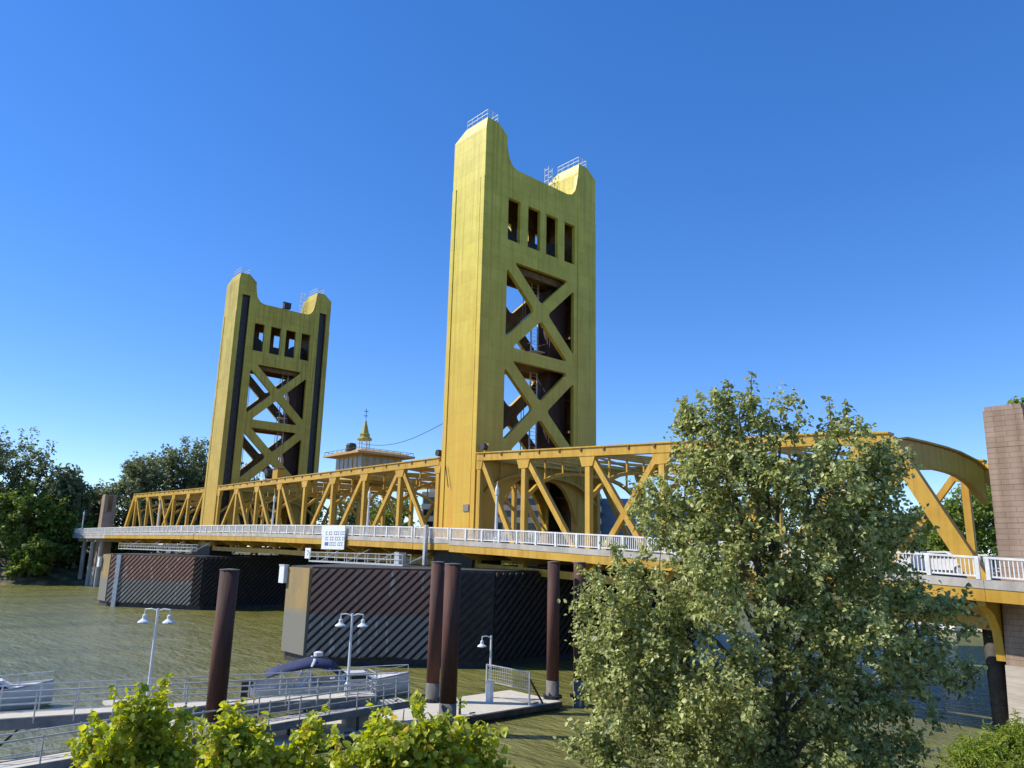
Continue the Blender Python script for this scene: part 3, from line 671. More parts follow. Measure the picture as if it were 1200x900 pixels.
def make_pier(nose, split, knee, label, wx):
    """nose: (x0, x1, y) flat tip, knee: (x, y) where the oblique wall meets the long side wall"""
    nx0, nx1, ny_ = nose; kx, ky = knee; xc = (nx0+nx1)/2; kl = 2*xc-kx
    y2 = W-ky; ny2 = W-ny_
    root = thing("bridge_pier", (xc, W/2, 0), label, "bridge pier", "fender-clad bridge piers")
    ZF = 7.85
    loop = [(nx0, ny_), (nx1, ny_), (kx, ky), (kx, y2), (nx1, ny2), (nx0, ny2), (kl, y2), (kl, ky)]
    core = MB().hexa([(*p, -3) for p in loop], [(*p, ZF-.05) for p in loop]); core.build("pier_core", DARK, root)
    for i in range(8):
        p, q = Vector((*loop[i], 0)), Vector((*loop[(i+1) % 8], 0)); L = (q-p).length; d = (q-p)/L; nrm = Vector((d.y, -d.x, 0))
        if i in (0, 4):
            mb = MB(); a, b = p+nrm*.02-d*.05, q+nrm*.02+d*.05
            mb.hexa([a+Vector((0, 0, .75)), b+Vector((0, 0, .75)), b+nrm*.3+Vector((0, 0, .75)), a+nrm*.3+Vector((0, 0, .75))],
                    [a+Vector((0, 0, ZF)), b+Vector((0, 0, ZF)), b+nrm*.3+Vector((0, 0, ZF)), a+nrm*.3+Vector((0, 0, ZF))])
            mb.build("nose_wall", NOSE, root); continue
        if i in (5, 6, 7) : continue
        cut = split if i in (1, 3) else L
        if i == 3: cut = L-split
        for s0, s1 in ((0, cut), (cut, L)):
            if s1-s0 < .5: continue
            dark_part = (i == 2) or (i == 1 and s0 > 0) or (i == 3 and s0 == 0)  # lengths under the deck take the shade-black colour
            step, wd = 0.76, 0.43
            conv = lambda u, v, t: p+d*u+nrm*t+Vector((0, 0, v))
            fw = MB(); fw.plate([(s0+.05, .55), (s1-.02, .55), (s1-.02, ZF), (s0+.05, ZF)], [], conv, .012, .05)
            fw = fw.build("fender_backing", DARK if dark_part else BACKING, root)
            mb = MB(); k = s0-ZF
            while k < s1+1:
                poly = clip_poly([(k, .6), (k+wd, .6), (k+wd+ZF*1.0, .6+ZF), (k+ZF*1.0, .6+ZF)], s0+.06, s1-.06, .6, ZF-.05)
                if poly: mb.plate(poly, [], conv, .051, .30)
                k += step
            mb.build("fender_wall", SHADE_TIMBER if dark_part else FENDER, root)
    MB().hexa([(*p, ZF-.04) for p in loop], [(*p, ZF+.12) for p in loop]).build("pier_top", WOOD, root)
    return root
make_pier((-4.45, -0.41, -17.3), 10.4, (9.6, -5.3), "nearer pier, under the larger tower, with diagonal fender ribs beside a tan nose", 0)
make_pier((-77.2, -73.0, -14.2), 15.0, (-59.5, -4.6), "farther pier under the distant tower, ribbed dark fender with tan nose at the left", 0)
mb = MB(); a = Vector((-71.3, -13.0, 0))
tag(MB().beam((-71.6, -13.55, -1), (-71.6, -13.55, 7.9), .7, .35, (.77, .64, 0)).build("guide_post", GALV), "pale vertical post fixed to the farther pier's ribbed fender", "post")
# ------------------------------------------------------------------ lift-span furniture: control house, signs, lamps, catwalks
hx, hy, ha, hb = -36.6, 9.3, 4.5, 4.3
root = thing("control_house", (hx, hy, 19.6), "tan control house with wide flat roof and spire on top of the lift span", "building")
TAN = mat("tan_wall_paint", (0.50, 0.34, 0.09), 0.7, col2=(0.56, 0.40, 0.14), scale=1); ROOFC = mat("roof_edge_paint", (0.50, 0.33, 0.13), 0.6, col2=(0.42, 0.27, 0.10), scale=1)
PANE = mat("pale_window_pane", (0.26, 0.27, 0.25), 0.2)
MB().box(hx-ha+1, hx+ha-1, hy-hb+1, hy+hb-1, 19.2, 22.75).build("wall", TAN, root)
mb = MB(); mb.hexa([(hx-ha-.6, hy-hb-.5, 22.75), (hx+ha+.6, hy-hb-.5, 22.75), (hx+ha+.6, hy+hb+.5, 22.75), (hx-ha-.6, hy+hb+.5, 22.75)],
                   [(hx-ha-.6, hy-hb-.5, 23.05), (hx+ha+.6, hy-hb-.5, 23.05), (hx+ha+.6, hy+hb+.5, 23.05), (hx-ha-.6, hy+hb+.5, 23.05)])
mb.hexa([(hx-ha-.2, hy-hb-.1, 23.05), (hx+ha+.2, hy-hb-.1, 23.05), (hx+ha+.2, hy+hb+.1, 23.05), (hx-ha-.2, hy+hb+.1, 23.05)],
        [(hx-ha+1, hy-hb+1, 23.6), (hx+ha-1, hy-hb+1, 23.6), (hx+ha-1, hy+hb-1, 23.6), (hx-ha+1, hy+hb-1, 23.6)])
roof = mb.build("roof", ROOFC, root)
for k in range(6):
    x = hx-ha+1.35+k*(2*ha-2.7)/5
    f = MB().box(x-.42, x+.42, hy-hb+.94, hy-hb+1, 20.9, 22.5).build("window", PANE, root)
    MB().box(x+.46, x+.60, hy-hb+.90, hy-hb+1, 20.7, 22.74).build("window_frame", TAN, f)
for k in range(6):
    y = hy-hb+1.4+k*(2*hb-2.8)/5
    f = MB().box(hx+ha-1, hx+ha-.94, y-.42, y+.42, 20.9, 22.5).build("window", PANE, root)
    MB().box(hx+ha-1, hx+ha-.90, y+.46, y+.60, 20.7, 22.74).build("window_frame", TAN, f)
mb = MB()
for q in range(4):
    for p in (((-1, -1), (1, -1)), ((1, -1), (1, 1)), ((1, 1), (-1, 1)), ((-1, 1), (-1, -1)))[q:q+1]:
        a = (hx+p[0][0]*(ha+.4), hy+p[0][1]*(hb+.3)); b = (hx+p[1][0]*(ha+.4), hy+p[1][1]*(hb+.3))
        mb.beam((*a, 23.5), (*b, 23.5), .05, .05)
        for t in np.linspace(0, 1, 9)[:-1]: mb.tube([(a[0]+(b[0]-a[0])*t, a[1]+(b[1]-a[1])*t, 23.05), (a[0]+(b[0]-a[0])*t, a[1]+(b[1]-a[1])*t, 23.52)], .03, 4)
mb.build("roof_railing", DARK, roof)
mb = MB().lathe((hx+1.0, hy-3.6, 23.3), [(.75, 0), (.75, .9), (.6, 1.15), (.1, 1.25)], 14); mb.build("water_tank", DARK, root)
cx_, cy_ = hx-1.0, hy-.3
mb = MB()
for a in range(6):
    t = a*math.pi/3; mb.tube([(cx_+.75*math.cos(t), cy_+.75*math.sin(t), 23.5), (cx_+.75*math.cos(t), cy_+.75*math.sin(t), 25.6)], .09, 6)
mb.lathe((cx_, cy_, 23.5), [(.95, 0), (.95, .35), (.8, .4)], 12); cup = mb.build("cupola_posts", WHITE, root)
mb = MB().lathe((cx_, cy_, 25.5), [(1.15, 0), (1.15, .2), (.75, .5), (.8, .9), (.62, 1.0), (.12, 3.0), (.02, 3.2)], 8); sp = mb.build("spire", mat("green_gold_spire", (0.30, 0.27, 0.05), .5, col2=(.4, .33, .07), scale=2), root)
mb = MB().tube([(cx_, cy_, 28.5), (cx_, cy_, 30.3)], .045, 5)
for z in (29.2, 29.9): mb.beam((cx_-.4, cy_, z), (cx_+.4, cy_, z), .05, .05); mb.beam((cx_, cy_-.4, z), (cx_, cy_+.4, z), .05, .05)
mb.build("weather_vane", DARK, sp)
t_ = thing("equipment_cabinet", (-47.6, .4, 19.7), "yellow equipment box on the lift-span chord beside the farther tower", "cabinet")
MB().box(-48.3, -46.6, -.1, 1.0, 19.64, 21.0).build("cabinet_body", TRUSS, t_)
MB().box(-48.4, -46.5, -.2, 1.1, 21.0, 21.12).build("cabinet_lid", DARKGOLD, t_)
t_ = thing("winch_drum", (-50.6, .4, 19.7), "black cable drum on a stand on the lift-span chord", "winch")
MB().tube([(-50.6, -.2, 20.55), (-50.6, 1.0, 20.55)], .75, 16).build("drum", DARK, t_)
for y in (-.35, 1.1): MB().hexa([(-51.1, y-.06, 19.63), (-50.1, y-.06, 19.63), (-50.1, y+.06, 19.63), (-51.1, y+.06, 19.63)], [(-50.7, y-.06, 20.6), (-50.5, y-.06, 20.6), (-50.5, y+.06, 20.6), (-50.7, y+.06, 20.6)]).build("stand", GALV, t_)
for px_c, lab in ((-6.9, "grey sheave bracket where the lift-span chord meets the nearer tower"), (.9, "small sheave bracket on the side-span chord against the nearer tower")):
    t_ = thing("sheave_bracket", (px_c, .3, 19.6), lab, "bracket", "sheave brackets on the chords")
    MB().tube([(px_c, .05, 20.15), (px_c, .5, 20.15)], .36, 14).build("pulley", DARK, t_)
    MB().box(px_c-.4, px_c+.4, .55, .7, 19.63, 20.5).build("cheek_plate", TRUSS, t_)
pts = [(-31, 4, 23.9)]
for k in range(1, 11):
    t = k/10; pts.append((-31+24.5*t, 4-3.5*t, 23.9-.4*t-1.2*math.sin(math.pi*t)))
tag(MB().tube(pts, .035, 5).build("power_cable", DARK), "thin cable sagging from the control house roof to the nearer tower", "cable")

# signs
t_ = thing("navigation_sign", (-22.5, -3.3, 9.3), "large white sign with rows of lettering hung on the bridge rail", "sign")
MB().box(-25.2, -19.75, -3.42, -3.32, 9.45, 12.25).build("sign_board", SIGNW, t_)
mb = MB()
random.seed(3)
def marks(mb, x0, x1, y, zc, h, ws, gap=.10):
    x = x0
    for wv in ws:
        if wv < 0: x += -wv; continue
        mb.box(x, x+wv*.28, y, y+.01, zc-h/2, zc+h/2); mb.box(x+wv*.28, x+wv, y+.001, y+.01, zc-h/2, zc-h/2+.1 if random.random() < .5 else zc-h/4); mb.box(x+wv*.35, x+wv, y+.002, y+.01, zc+h/2-.1, zc+h/2); x += wv+gap
marks(mb, -24.3, -20, -3.432, 11.35, .42, [.45, -.25, .38, .3, -.3, .4, .4, .3, -.2, .42, .4])
marks(mb, -24.3, -20, -3.432, 10.72, .42, [.3, .3, -.35, .42, .38, -.2, .45, .36, .4, -.2, .3, .36])
marks(mb, -23.2, -20, -3.432, 10.08, .42, [.34, .3, .34, .3, -.25, .34, .36, .3])
mb.build("lettering", INK, t_)
MB().box(-24.4, -23.5, -3.432, -3.42, 9.88, 10.3).build("emblem", mat("sign_blue", (0.08, 0.14, 0.34), .5), t_)
t_ = thing("marker_board", (-22.9, -6.2, 8.5), "small white marker board at the left end of the nearer catwalk", "sign")
MB().box(-23.55, -22.25, -6.35, -6.27, 8.35, 9.55).build("sign_board", SIGNW, t_)
mb = MB(); mb.box(-23.1, -22.6, -6.362, -6.352, 9.15, 9.27); mb.beam((-22.65, -6.357, 9.15), (-22.95, -6.357, 8.7), .01, .12); mb.build("symbol", INK, t_)
for (x, y, z, lab) in ((-4.9, -17.75, 7.2, "white marker box on the nearer pier's tan nose"), (-77.6, -14.8, 6.6, "white marker box on the farther pier's tan nose")):
    t_ = thing("marker_box", (x, y, z), lab, "marker", "marker boxes on the pier noses")
    MB().box(x-.45, x+.5, y-.25, y+.12, z-.75, z+.75).build("box_body", SIGNW, t_); MB().box(x-.5, x+.55, y-.3, y+.17, z+.75, z+.83).build("box_lid", WHITE, t_)

# inspection catwalks under the deck
def catwalk(x0, x1, y, z, lab):
    t_ = thing("catwalk", ((x0+x1)/2, y, z), lab, "catwalk", "grey inspection catwalks")
    MB().box(x0, x1, y-.5, y+.5, z, z+.16).build("walkway_grating", GALV, t_)
    mb = MB()
    for yy in (y-.48, y+.48):
        for h in (.6, 1.1): mb.beam((x0, yy, z+h), (x1, yy, z+h), .06, .06)
        for x in np.linspace(x0+.05, x1-.05, int((x1-x0)/2)+1): mb.beam((x, yy, z+.16), (x, yy, z+1.12), .06, .06)
    mb.build("guard_rail", GALV, t_)
    mb = MB()
    for x in np.linspace(x0+1, x1-1, 4): mb.beam((x, y+.3, z), (x, -2.5, zd(x)-1.3), .12, .12)
    mb.build("hanger", GALV, t_)
    return t_
c1 = catwalk(-22.2, -2.8, -6, 8.0, "grey steel catwalk with rails above the nearer pier's ribbed fender")
MB().box(-4.4, -3.6, -6.45, -5.6, 8.17, 9.3).build("equipment_box", GALV, c1)
MB().box(-3.4, -3.05, -3.75, -3.4, 8.1, 12.1).build("ladder_column", GALV, c1)
catwalk(-101, -62, -5.6, 8.6, "long grey catwalk beneath the deck above the farther pier")

# lamp posts on the bridge
LH = 5.2
def bridge_lamp(x, lab):
    z = zd(x)+.12; y = -2.75
    t_ = thing("lamp_post", (x, y, z), lab, "lamp post", "white lamp posts along the bridge rail")
    MB().tube([(x, y, z), (x, y, z+LH-.9)], [.17, .11], 8).build("pole", LAMPW, t_)
    MB().lathe((x, y, z), [(.28, 0), (.28, .35), (.2, .5)], 8).build("pole_base", LAMPW, t_)
    MB().lathe((x, y, z+LH-.9), [(.13, 0), (.19, .1), (.19, .65), (.12, .8)], 8).build("lantern", LAMPW, t_)
    MB().lathe((x, y, z+LH-.1), [(.12, 0), (.05, .2), (.02, .55)], 6).build("finial", LAMPW, t_)
for x, lab in ((6.7, "white lamp post on the bridge rail just right of the nearer tower"),
               (-15.9, "white lamp post between the two towers, near the sign"),
               (-41.0, "white lamp post on the lift span close to the farther tower"),
               (-90.0, "white lamp post on the truss span left of the farther tower"),
               (-146.0, "farthest white lamp post, on the approach before the left bank")): bridge_lamp(x, lab)

# ------------------------------------------------------------------ car glimpsed on the right span
def car(x, y, lab):
    z = zd(x)-.05
    t_ = thing("parked_car", (x, y, z), lab, "car")
    prof = [(-2.2, .35), (-2.25, .75), (-2.1, .95), (-1.3, 1.02), (-.75, 1.45), (.75, 1.48), (1.55, 1.05), (2.1, .98), (2.25, .7), (2.2, .35)]
    mb = MB(); mb.plate([(x+a, z+b) for a, b in prof], [], lambda u, v, t: (u, t, v), y-.85, y+.85); mb.build("body", BOATW, t_)
    for s in (-1, 1):
        MB().plate([(x-.72, z+1.05), (x+1.25, z+1.05), (x+.7, z+1.38), (x-.6, z+1.38)], [], lambda u, v, t: (u, t, v), y+s*.855, y+s*.87).build("side_window", GLASS, t_)
        for a in (-1.4, 1.4):
            wl = MB().tube([(x+a, y+s*.7, z+.33), (x+a, y+s*.9, z+.33)], .33, 16).build("wheel", DARK, t_)
            MB().tube([(x+a, y+s*.9, z+.33), (x+a, y+s*.915, z+.33)], .2, 12).build("rim", GALV, wl)
car(42.4, 3.1, "white car on the roadway, glimpsed through the white rail left of the brown pylon")

# ------------------------------------------------------------------ steel pipe piles
PILE = mat("rusty_pipe_pile", (0.035, 0.014, 0.010), 0.8, col2=(0.12, 0.042, 0.026), scale=.8, stretch=(1, 1, .15), bump=.2)
TIDE = mat('grey_tide_stain', (0.10, 0.09, 0.08), .85, col2=(.2, .19, .17), scale=1.5, stretch=(1, 1, .3), bump=.3)
def pile(x, y, ztop, r, lab):
    t_ = thing("mooring_pile", (x, y, -3), lab, "mooring pile", "rusty steel piles of the dock")
    MB().tube([(x, y, -3), (x, y, 1.6)], r+.012, 24).build("tide_band", TIDE, t_, True)
    MB().tube([(x, y, 1.6), (x, y, ztop)], r, 24).build("shaft", PILE, t_, True)
    MB().lathe((x, y, ztop), [(r+.02, 0), (r+.02, .05), (.05, .08)], 24).build("pile_cap", TIDE, t_)
    mb = MB(); n = 16
    for k in range(n):
        a, b = 2*math.pi*k/n, 2*math.pi*(k+1)/n
        mb.beam((x+(r+.12)*math.cos(a), y+(r+.12)*math.sin(a), .62), (x+(r+.12)*math.cos(b), y+(r+.12)*math.sin(b), .62), .16, .2, (0, 0, 1))
    mb.build("guide_collar", DARK, t_)
pile(24.0, -34.4, 8.4, .44, "thick rusty pile standing alone at the left, in front of the raised walkway")
pile(20.6, -19.6, 8.8, .41, "rusty pile partly hidden behind its thicker twin, left of the railed float end")
pile(26.2, -22.7, 8.8, .46, "thick rusty pile at the front edge of the float, nearer of the close pair")
pile(24.2, -12.75, 8.95, .40, "slim rusty pile at the right end of the float")
pile(25.0, -11.1, 8.95, .40, "slim rusty pile half hidden by the big tree's leaves")

t_ = thing("timber_pile", (44.7, 4.3, -3), "black timber pile standing in the water beside the brown pylon's foot", "pile")
MB().tube([(44.7, 4.3, -3), (44.6, 4.25, 7.2)], [.62, .55], 16).build("shaft", WOOD, t_, True); MB().tube([(44.7, 4.3, 1.2), (44.7, 4.3, 1.4)], .66, 16).build("pile_band", DARK, t_)
# ------------------------------------------------------------------ float, raised walkway, ramp
t_ = thing("float_dock", (22.8, -30, 0), "long low pale-decked float running past the piles towards the bridge", "dock")
MB().box(20.4, 25.2, -58, -13, .30, .5).build("deck", PLANK, t_)
MB().box(20.5, 25.1, -57.9, -13.1, -.4, .298).build("float_hull", WOOD, t_)
mb = MB(); mb.box(25.2, 25.32, -58, -13, .16, .46); mb.box(20.28, 20.4, -58, -13, .16, .46); mb.build("rubbing_strake", WOOD, t_)
for y in (-52, -46, -40, -34, -28, -20, -15):
    MB().tube([(25.0, y-.2, .58), (25.0, y+.2, .58)], .04, 6).build("cleat", DARK, t_)
A = Vector((16.2, -51, 0)); B = Vector((23.45, -25.7, 0)); dv = (B-A).normalized(); nv = Vector((dv.y, -dv.x, 0)); L = (B-A).length
def wpt(s, o, z): return A+dv*s+nv*o+Vector((0, 0, z))
t_ = thing("raised_walkway", tuple(A+dv*L/2+Vector((0, 0, .5))), "raised grey walkway with thin rails, standing on posts over the float", "walkway")
mb = MB(); mb.hexa([wpt(0, -.8, 1.86), wpt(L, -.8, 1.86), wpt(L, .8, 1.86), wpt(0, .8, 1.86)], [wpt(0, -.8, 2.0), wpt(L, -.8, 2.0), wpt(L, .8, 2.0), wpt(0, .8, 2.0)]); mb.build("deck", PLANK, t_)
for o in (-.85, .85):
    mb = MB(); mb.beam(wpt(0, o, 1.75), wpt(L, o, 1.75), .09, .46, tuple(nv)); mb.build("fascia", FASCIA, t_)
def rails(parent, pt, s0, s1, z0, z1, o, name="guard_rail", m=GALV, hts=(.28, .55, .82, 1.08)):
    mb = MB(); zz = lambda s: z0+(z1-z0)*(s-s0)/(s1-s0)
    for h in hts: mb.beam(pt(s0, o, zz(s0)+h), pt(s1, o, zz(s1)+h), .035 if h < 1 else .06, .035 if h < 1 else .06)
    n = max(1, round((s1-s0)/1.5))
    for k in range(n+1):
        s = s0+(s1-s0)*k/n; mb.tube([pt(s, o, zz(s)-.25), pt(s, o, zz(s)+1.1)], .035, 6)
    return mb.build(name, m, parent)
for o in (-.92, .92): rails(t_, wpt, 0, L-.1, 2.0, 2.0, o)
mb = MB()
for h in (.28, .55, .82, 1.08): mb.beam(wpt(L-.05, -.9, 2+h), wpt(L-.05, .9, 2+h), .04, .04)
mb.build("end_rail", GALV, t_)
for s in np.arange(2.5, L, 3.4):
    for o in (-.7, .7):
        MB().beam(wpt(s, o, .5), wpt(s, o, 1.86), .14, .14).build("support_post", DARK, t_)
    mb = MB().beam(wpt(s, -.7, .6), wpt(s, .7, 1.7), .07, .07).beam(wpt(s+.1, .7, .6), wpt(s+1.2, .7, 1.75), .07, .07); mb.build("cross_brace", DARK, t_)
MB().hexa([wpt(L-1.5, -.6, .5), wpt(L-.3, -.6, .5), wpt(L-.3, .6, .5), wpt(L-1.5, .6, .5)], [wpt(L-1.5, -.6, 1.8), wpt(L-.3, -.6, 1.8), wpt(L-.3, .6, 1.8), wpt(L-1.5, .6, 1.8)]).build("pedestal", CONC, t_)
# sloping ramp on the nearer side
A2 = Vector((23.0, -52, 0)); B2 = Vector((24.2, -24.2, 0)); d2 = (B2-A2).normalized(); n2 = Vector((d2.y, -d2.x, 0)); L2 = (B2-A2).length
def rpt(s, o, z): return A2+d2*s+n2*o+Vector((0, 0, z))
t_ = thing("access_ramp", tuple(A2+d2*L2/2+Vector((0, 0, .5))), "low sloping ramp with rails climbing along the float below the raised walkway", "ramp")
zr0, zr1 = .55, 1.62
mb = MB(); mb.hexa([rpt(0, -.6, zr0-.1), rpt(L2, -.6, zr1-.1), rpt(L2, .6, zr1-.1), rpt(0, .6, zr0-.1)], [rpt(0, -.6, zr0), rpt(L2, -.6, zr1), rpt(L2, .6, zr1), rpt(0, .6, zr0)]); mb.build("deck", PLANK, t_)
for o in (-.66, .66):
    MB().beam(rpt(0, o, zr0-.14), rpt(L2, o, zr1-.14), .08, .34, tuple(n2)).build("fascia", FASCIA, t_)
    rails(t_, rpt, 0, L2-.1, zr0, zr1, o, hts=(.5, 1.02))
for s in np.arange(12, L2, 3.2):
    for o in (-.55, .55): MB().beam(rpt(s, o, .5), rpt(s, o, zr0+(zr1-zr0)*s/L2-.1), .12, .12).build("support_post", DARK, t_)
MB().box(24.6, 25.1, -44, -26, .5, .95)
# finger float by the boats
t_ = thing("finger_float", (11, -35, 0), "short white-edged finger float beside the left boat", "dock")
MB().box(9.2, 19.4, -35.2, -33.6, .3, .5).build("deck", PLANK, t_); MB().box(9.3, 19.3, -35.1, -33.7, -.3, .298).build("float_hull", BOATW, t_)

# dock lamps
def dock_lamp(x, y, z, h, arms, lab, az=0.0):
    t_ = thing("dock_lamp", (x, y, z), lab, "lamp post", "pale dock lamp posts")
    MB().tube([(x, y, z), (x, y, z+h)], [.085, .06], 8).build("pole", LAMPW, t_)
    MB().lathe((x, y, z), [(.16, 0), (.16, .5), (.09, .6)], 8).build("pole_base", LAMPW, t_)
    for s in arms:
        ex, ey = x+s*.60*math.cos(az), y+s*.60*math.sin(az)
        arm = MB().tube([(x, y, z+h-.12), (x+s*.3*math.cos(az), y+s*.3*math.sin(az), z+h-.02), (ex, ey, z+h-.05), (ex, ey, z+h-.25)], .035, 6).build("arm", LAMPW, t_)
        sh = MB().lathe((ex, ey, z+h-.66), [(.30, 0), (.28, .05), (.18, .12), (.11, .18), (.10, .34), (.05, .38)], 14).build("shade", LAMPW, t_)
        MB().lathe((ex, ey, z+h-.74), [(.05, 0), (.13, .03), (.13, .10)], 10).build("lens", PANE, sh)
rz = math.atan2(rgt.y, rgt.x)
dock_lamp(20.7, -36.4, 1.5, 5.0, (-1, 1), "pale double-headed dock lamp rising from behind the left bush", rz)
dock_lamp(23.0, -27.0, 2.0, 4.1, (-1, 1), "pale double-headed lamp on the walkway in front of the blue-canopy boat", rz)
dock_lamp(21.7, -15.9, .5, 3.75, (-1,), "pale single-headed lamp at the railed float end between the pile pairs", rz+.3)

# gate and rail at the float end
t_ = thing("dock_gate", (23, -17, .5), "galvanised gate and rail with mesh infill on the float end beneath the single lamp", "gate")
def gp(a, h): return (21.6+a*3.4, -16.1+a*.55, .5+h)
mb = MB()
for h in (1.0, 2.0): mb.beam(gp(0, h), gp(1, h-.12), .06, .06)
for a in (0, 1): mb.beam(gp(a, 0), gp(a, 2.02-.12*a), .09, .09)
mb.build("gate_frame", GALV, t_)
mb = MB()
for a in np.linspace(.06, .94, 18): mb.beam(gp(a, 1.03-.12*a), gp(a, 1.97-.12*a), .018, .018)
for h in np.linspace(1.12, 1.9, 5): mb.beam(gp(0, h), gp(1, h-.12), .018, .018)
mb.build("mesh_infill", GALV, t_)
MB().beam(gp(1, 1.5), (25.1, -14.5, .52), .09, .09).build("strut", DARK, t_)
t_ = thing("dock_pedestal", (22.9, -16.9, .5), "waist-high pale power pedestal beside the dock gate", "pedestal")
MB().box(22.75, 23.1, -17.1, -16.8, .5, 1.6).build("pedestal_body", LAMPW, t_); MB().box(22.7, 23.15, -17.15, -16.75, 1.6, 1.72).build("pedestal_cap", WHITE, t_)
t_ = thing("bollard", (24.6, -20.6, .5), "short dark bollard near the front pile on the float", "bollard")
MB().tube([(24.6, -20.6, .5), (24.6, -20.6, 1.4)], .07, 8).build("post", DARK, t_); MB().lathe((24.6, -20.6, 1.4), [(.1, 0), (.1, .06), (.02, .1)], 8).build("cap", DARK, t_)

# ------------------------------------------------------------------ boats
def boat(loc, az, Lb, Bm, lab, canopy, name="motor_boat"):
    t_ = thing(name, (loc[0], loc[1], 0), lab, "boat", rz=az)
    secs = 11; rows = []
    mb = MB()
    for i in range(secs):
        t = i/(secs-1); x = -Lb/2+Lb*t
        wdt = Bm/2*(1-max(0, (t-.45)/.55)**2.4)*(.93+.07*min(1, t*4)); sheer = .95+.45*t**2; keel = -.35+.45*max(0, (t-.7)/.3)**2
        wdt = max(wdt, .03)
        for s in (-1, 1):
            pass
        rows.append([(x, -wdt, sheer), (x+.1*t, -wdt*.93, sheer*.45), (x, -wdt*.55, keel*.4), (x, 0, keel), (x, wdt*.55, keel*.4), (x+.1*t, wdt*.93, sheer*.45), (x, wdt, sheer)])
    for r in rows: mb.v += r
    n = 7
    for i in range(secs-1):
        for k in range(n-1): mb.f.append((i*n+k, i*n+k+1, (i+1)*n+k+1, (i+1)*n+k))
    mb.f.append(tuple(range(n)))
    lbuild(mb, "hull", BOATW, t_, True)
    mb = MB()
    for r in rows: mb.v += [(r[0][0], r[0][1]*.95, r[0][2]-.04), (r[6][0], r[6][1]*.95, r[6][2]-.04)]
    for i in range(secs-1):
        if i >= 5: mb.f.append((2*i, 2*i+1, 2*i+3, 2*i+2))
    lbuild(mb, "foredeck", BOATW, t_)
    mb = MB(); mb.box(-Lb/2+.15, .05*Lb, -Bm*.42, Bm*.42, .25, .35); lbuild(mb, "cockpit_sole", BOATG, t_)
    mb = MB()
    for s in (-1, 1): mb.tube([(r[0][0], s*r[6][1], r[0][2]) for r in rows], .05, 6)
    lbuild(mb, "gunwale", BOATG, t_)
    mb = MB()
    mb.hexa([(.02*Lb, -Bm*.36, 1.0), (.30*Lb, -Bm*.26, 1.08), (.30*Lb, Bm*.26, 1.08), (.02*Lb, Bm*.36, 1.0)],
            [(.05*Lb, -Bm*.31, 1.62), (.20*Lb, -Bm*.24, 1.60), (.20*Lb, Bm*.24, 1.60), (.05*Lb, Bm*.31, 1.62)])
    cab = lbuild(mb, "cabin", BOATW, t_)
    for s in (-1, 1):
        mb = MB(); mb.hexa([(.06*Lb, s*Bm*.345, 1.15), (.24*Lb, s*Bm*.285, 1.2), (.24*Lb, s*Bm*.30, 1.2), (.06*Lb, s*Bm*.36, 1.15)],
                           [(.07*Lb, s*Bm*.325, 1.5), (.18*Lb, s*Bm*.265, 1.5), (.18*Lb, s*Bm*.28, 1.5), (.07*Lb, s*Bm*.34, 1.5)])
        lbuild(mb, "cabin_window", GLASS, t_)
    mb = MB(); mb.hexa([(.05*Lb, -Bm*.30, 1.63), (.07*Lb, -Bm*.30, 1.63), (.07*Lb, Bm*.30, 1.63), (.05*Lb, Bm*.30, 1.63)], [(-.01*Lb, -Bm*.26, 2.1), (.0, -Bm*.26, 2.1), (.0, Bm*.26, 2.1), (-.01*Lb, Bm*.26, 2.1)]); lbuild(mb, "windshield", GLASS, t_)
    for sy in (-.25, .25):
        mb = MB(); mb.box(-.12*Lb, -.06*Lb, sy*Bm-.28, sy*Bm+.28, .35, .85); mb.box(-.14*Lb, -.12*Lb, sy*Bm-.28, sy*Bm+.28, .35, 1.35); lbuild(mb, "seat", BOATG, t_)
    mb = MB(); mb.box(-Lb/2-.55, -Lb/2+.1, -.3, .3, .1, 1.2); lbuild(mb, "outboard_motor", DARK, t_)
    # bow rail
    mb = MB(); top = []
    for s in (-1, 1):
        pts = [(rows[i][6][0]-.05, s*rows[i][6][1]*.92, rows[i][6][2]+.5) for i in range(6, secs)]
        mb.tube(pts, .022, 5)
        for i in range(6, secs, 2): mb.tube([(rows[i][6][0]-.05, s*rows[i][6][1]*.92, rows[i][6][2]), (rows[i][6][0]-.05, s*rows[i][6][1]*.92, rows[i][6][2]+.5)], .02, 5)
    lbuild(mb, "bow_rail", GALV, t_)
    # radar arch
    mb = MB(); ax = -.16*Lb
    mb.tube([(ax-.5, -Bm*.45, .95), (ax+.1, -Bm*.40, 2.1), (ax+.3, -Bm*.30, 2.42), (ax+.3, Bm*.30, 2.42), (ax+.1, Bm*.40, 2.1), (ax-.5, Bm*.45, .95)], .11, 8)
    lbuild(mb, "radar_arch", BOATW, t_)
    if canopy:
        mb = MB(); nu, nv_ = 9, 7
        for i in range(nu):
            for k in range(nv_):
                a, b = i/(nu-1), -1+2*k/(nv_-1)
                mb.v.append((-.42*Lb+.44*Lb*a, b*Bm*.45, 1.70+.85*min(1, a/.6)**.8-.45*max(0, (a-.75)/.25)**2-.50*abs(b)**3*min(1, .3+a)))
        for i in range(nu-1):
            for k in range(nv_-1): mb.f.append((i*nv_+k, i*nv_+k+1, (i+1)*nv_+k+1, (i+1)*nv_+k))
        o = lbuild(mb, "canopy", CANVAS, t_, True); sm = o.modifiers.new("thickness", 'SOLIDIFY'); sm.thickness = .05
        for s in (-1, 1):
            for xa, xb in ((-.40, -.33), (-.22, -.20), (-.24, -.34), (.0, -.04)):
                mb = MB().tube([(xa*Lb, s*Bm*.44, .95), (xb*Lb, s*Bm*.44, 2.0)], .03, 5); lbuild(mb, "canopy_strut", GALV, t_)
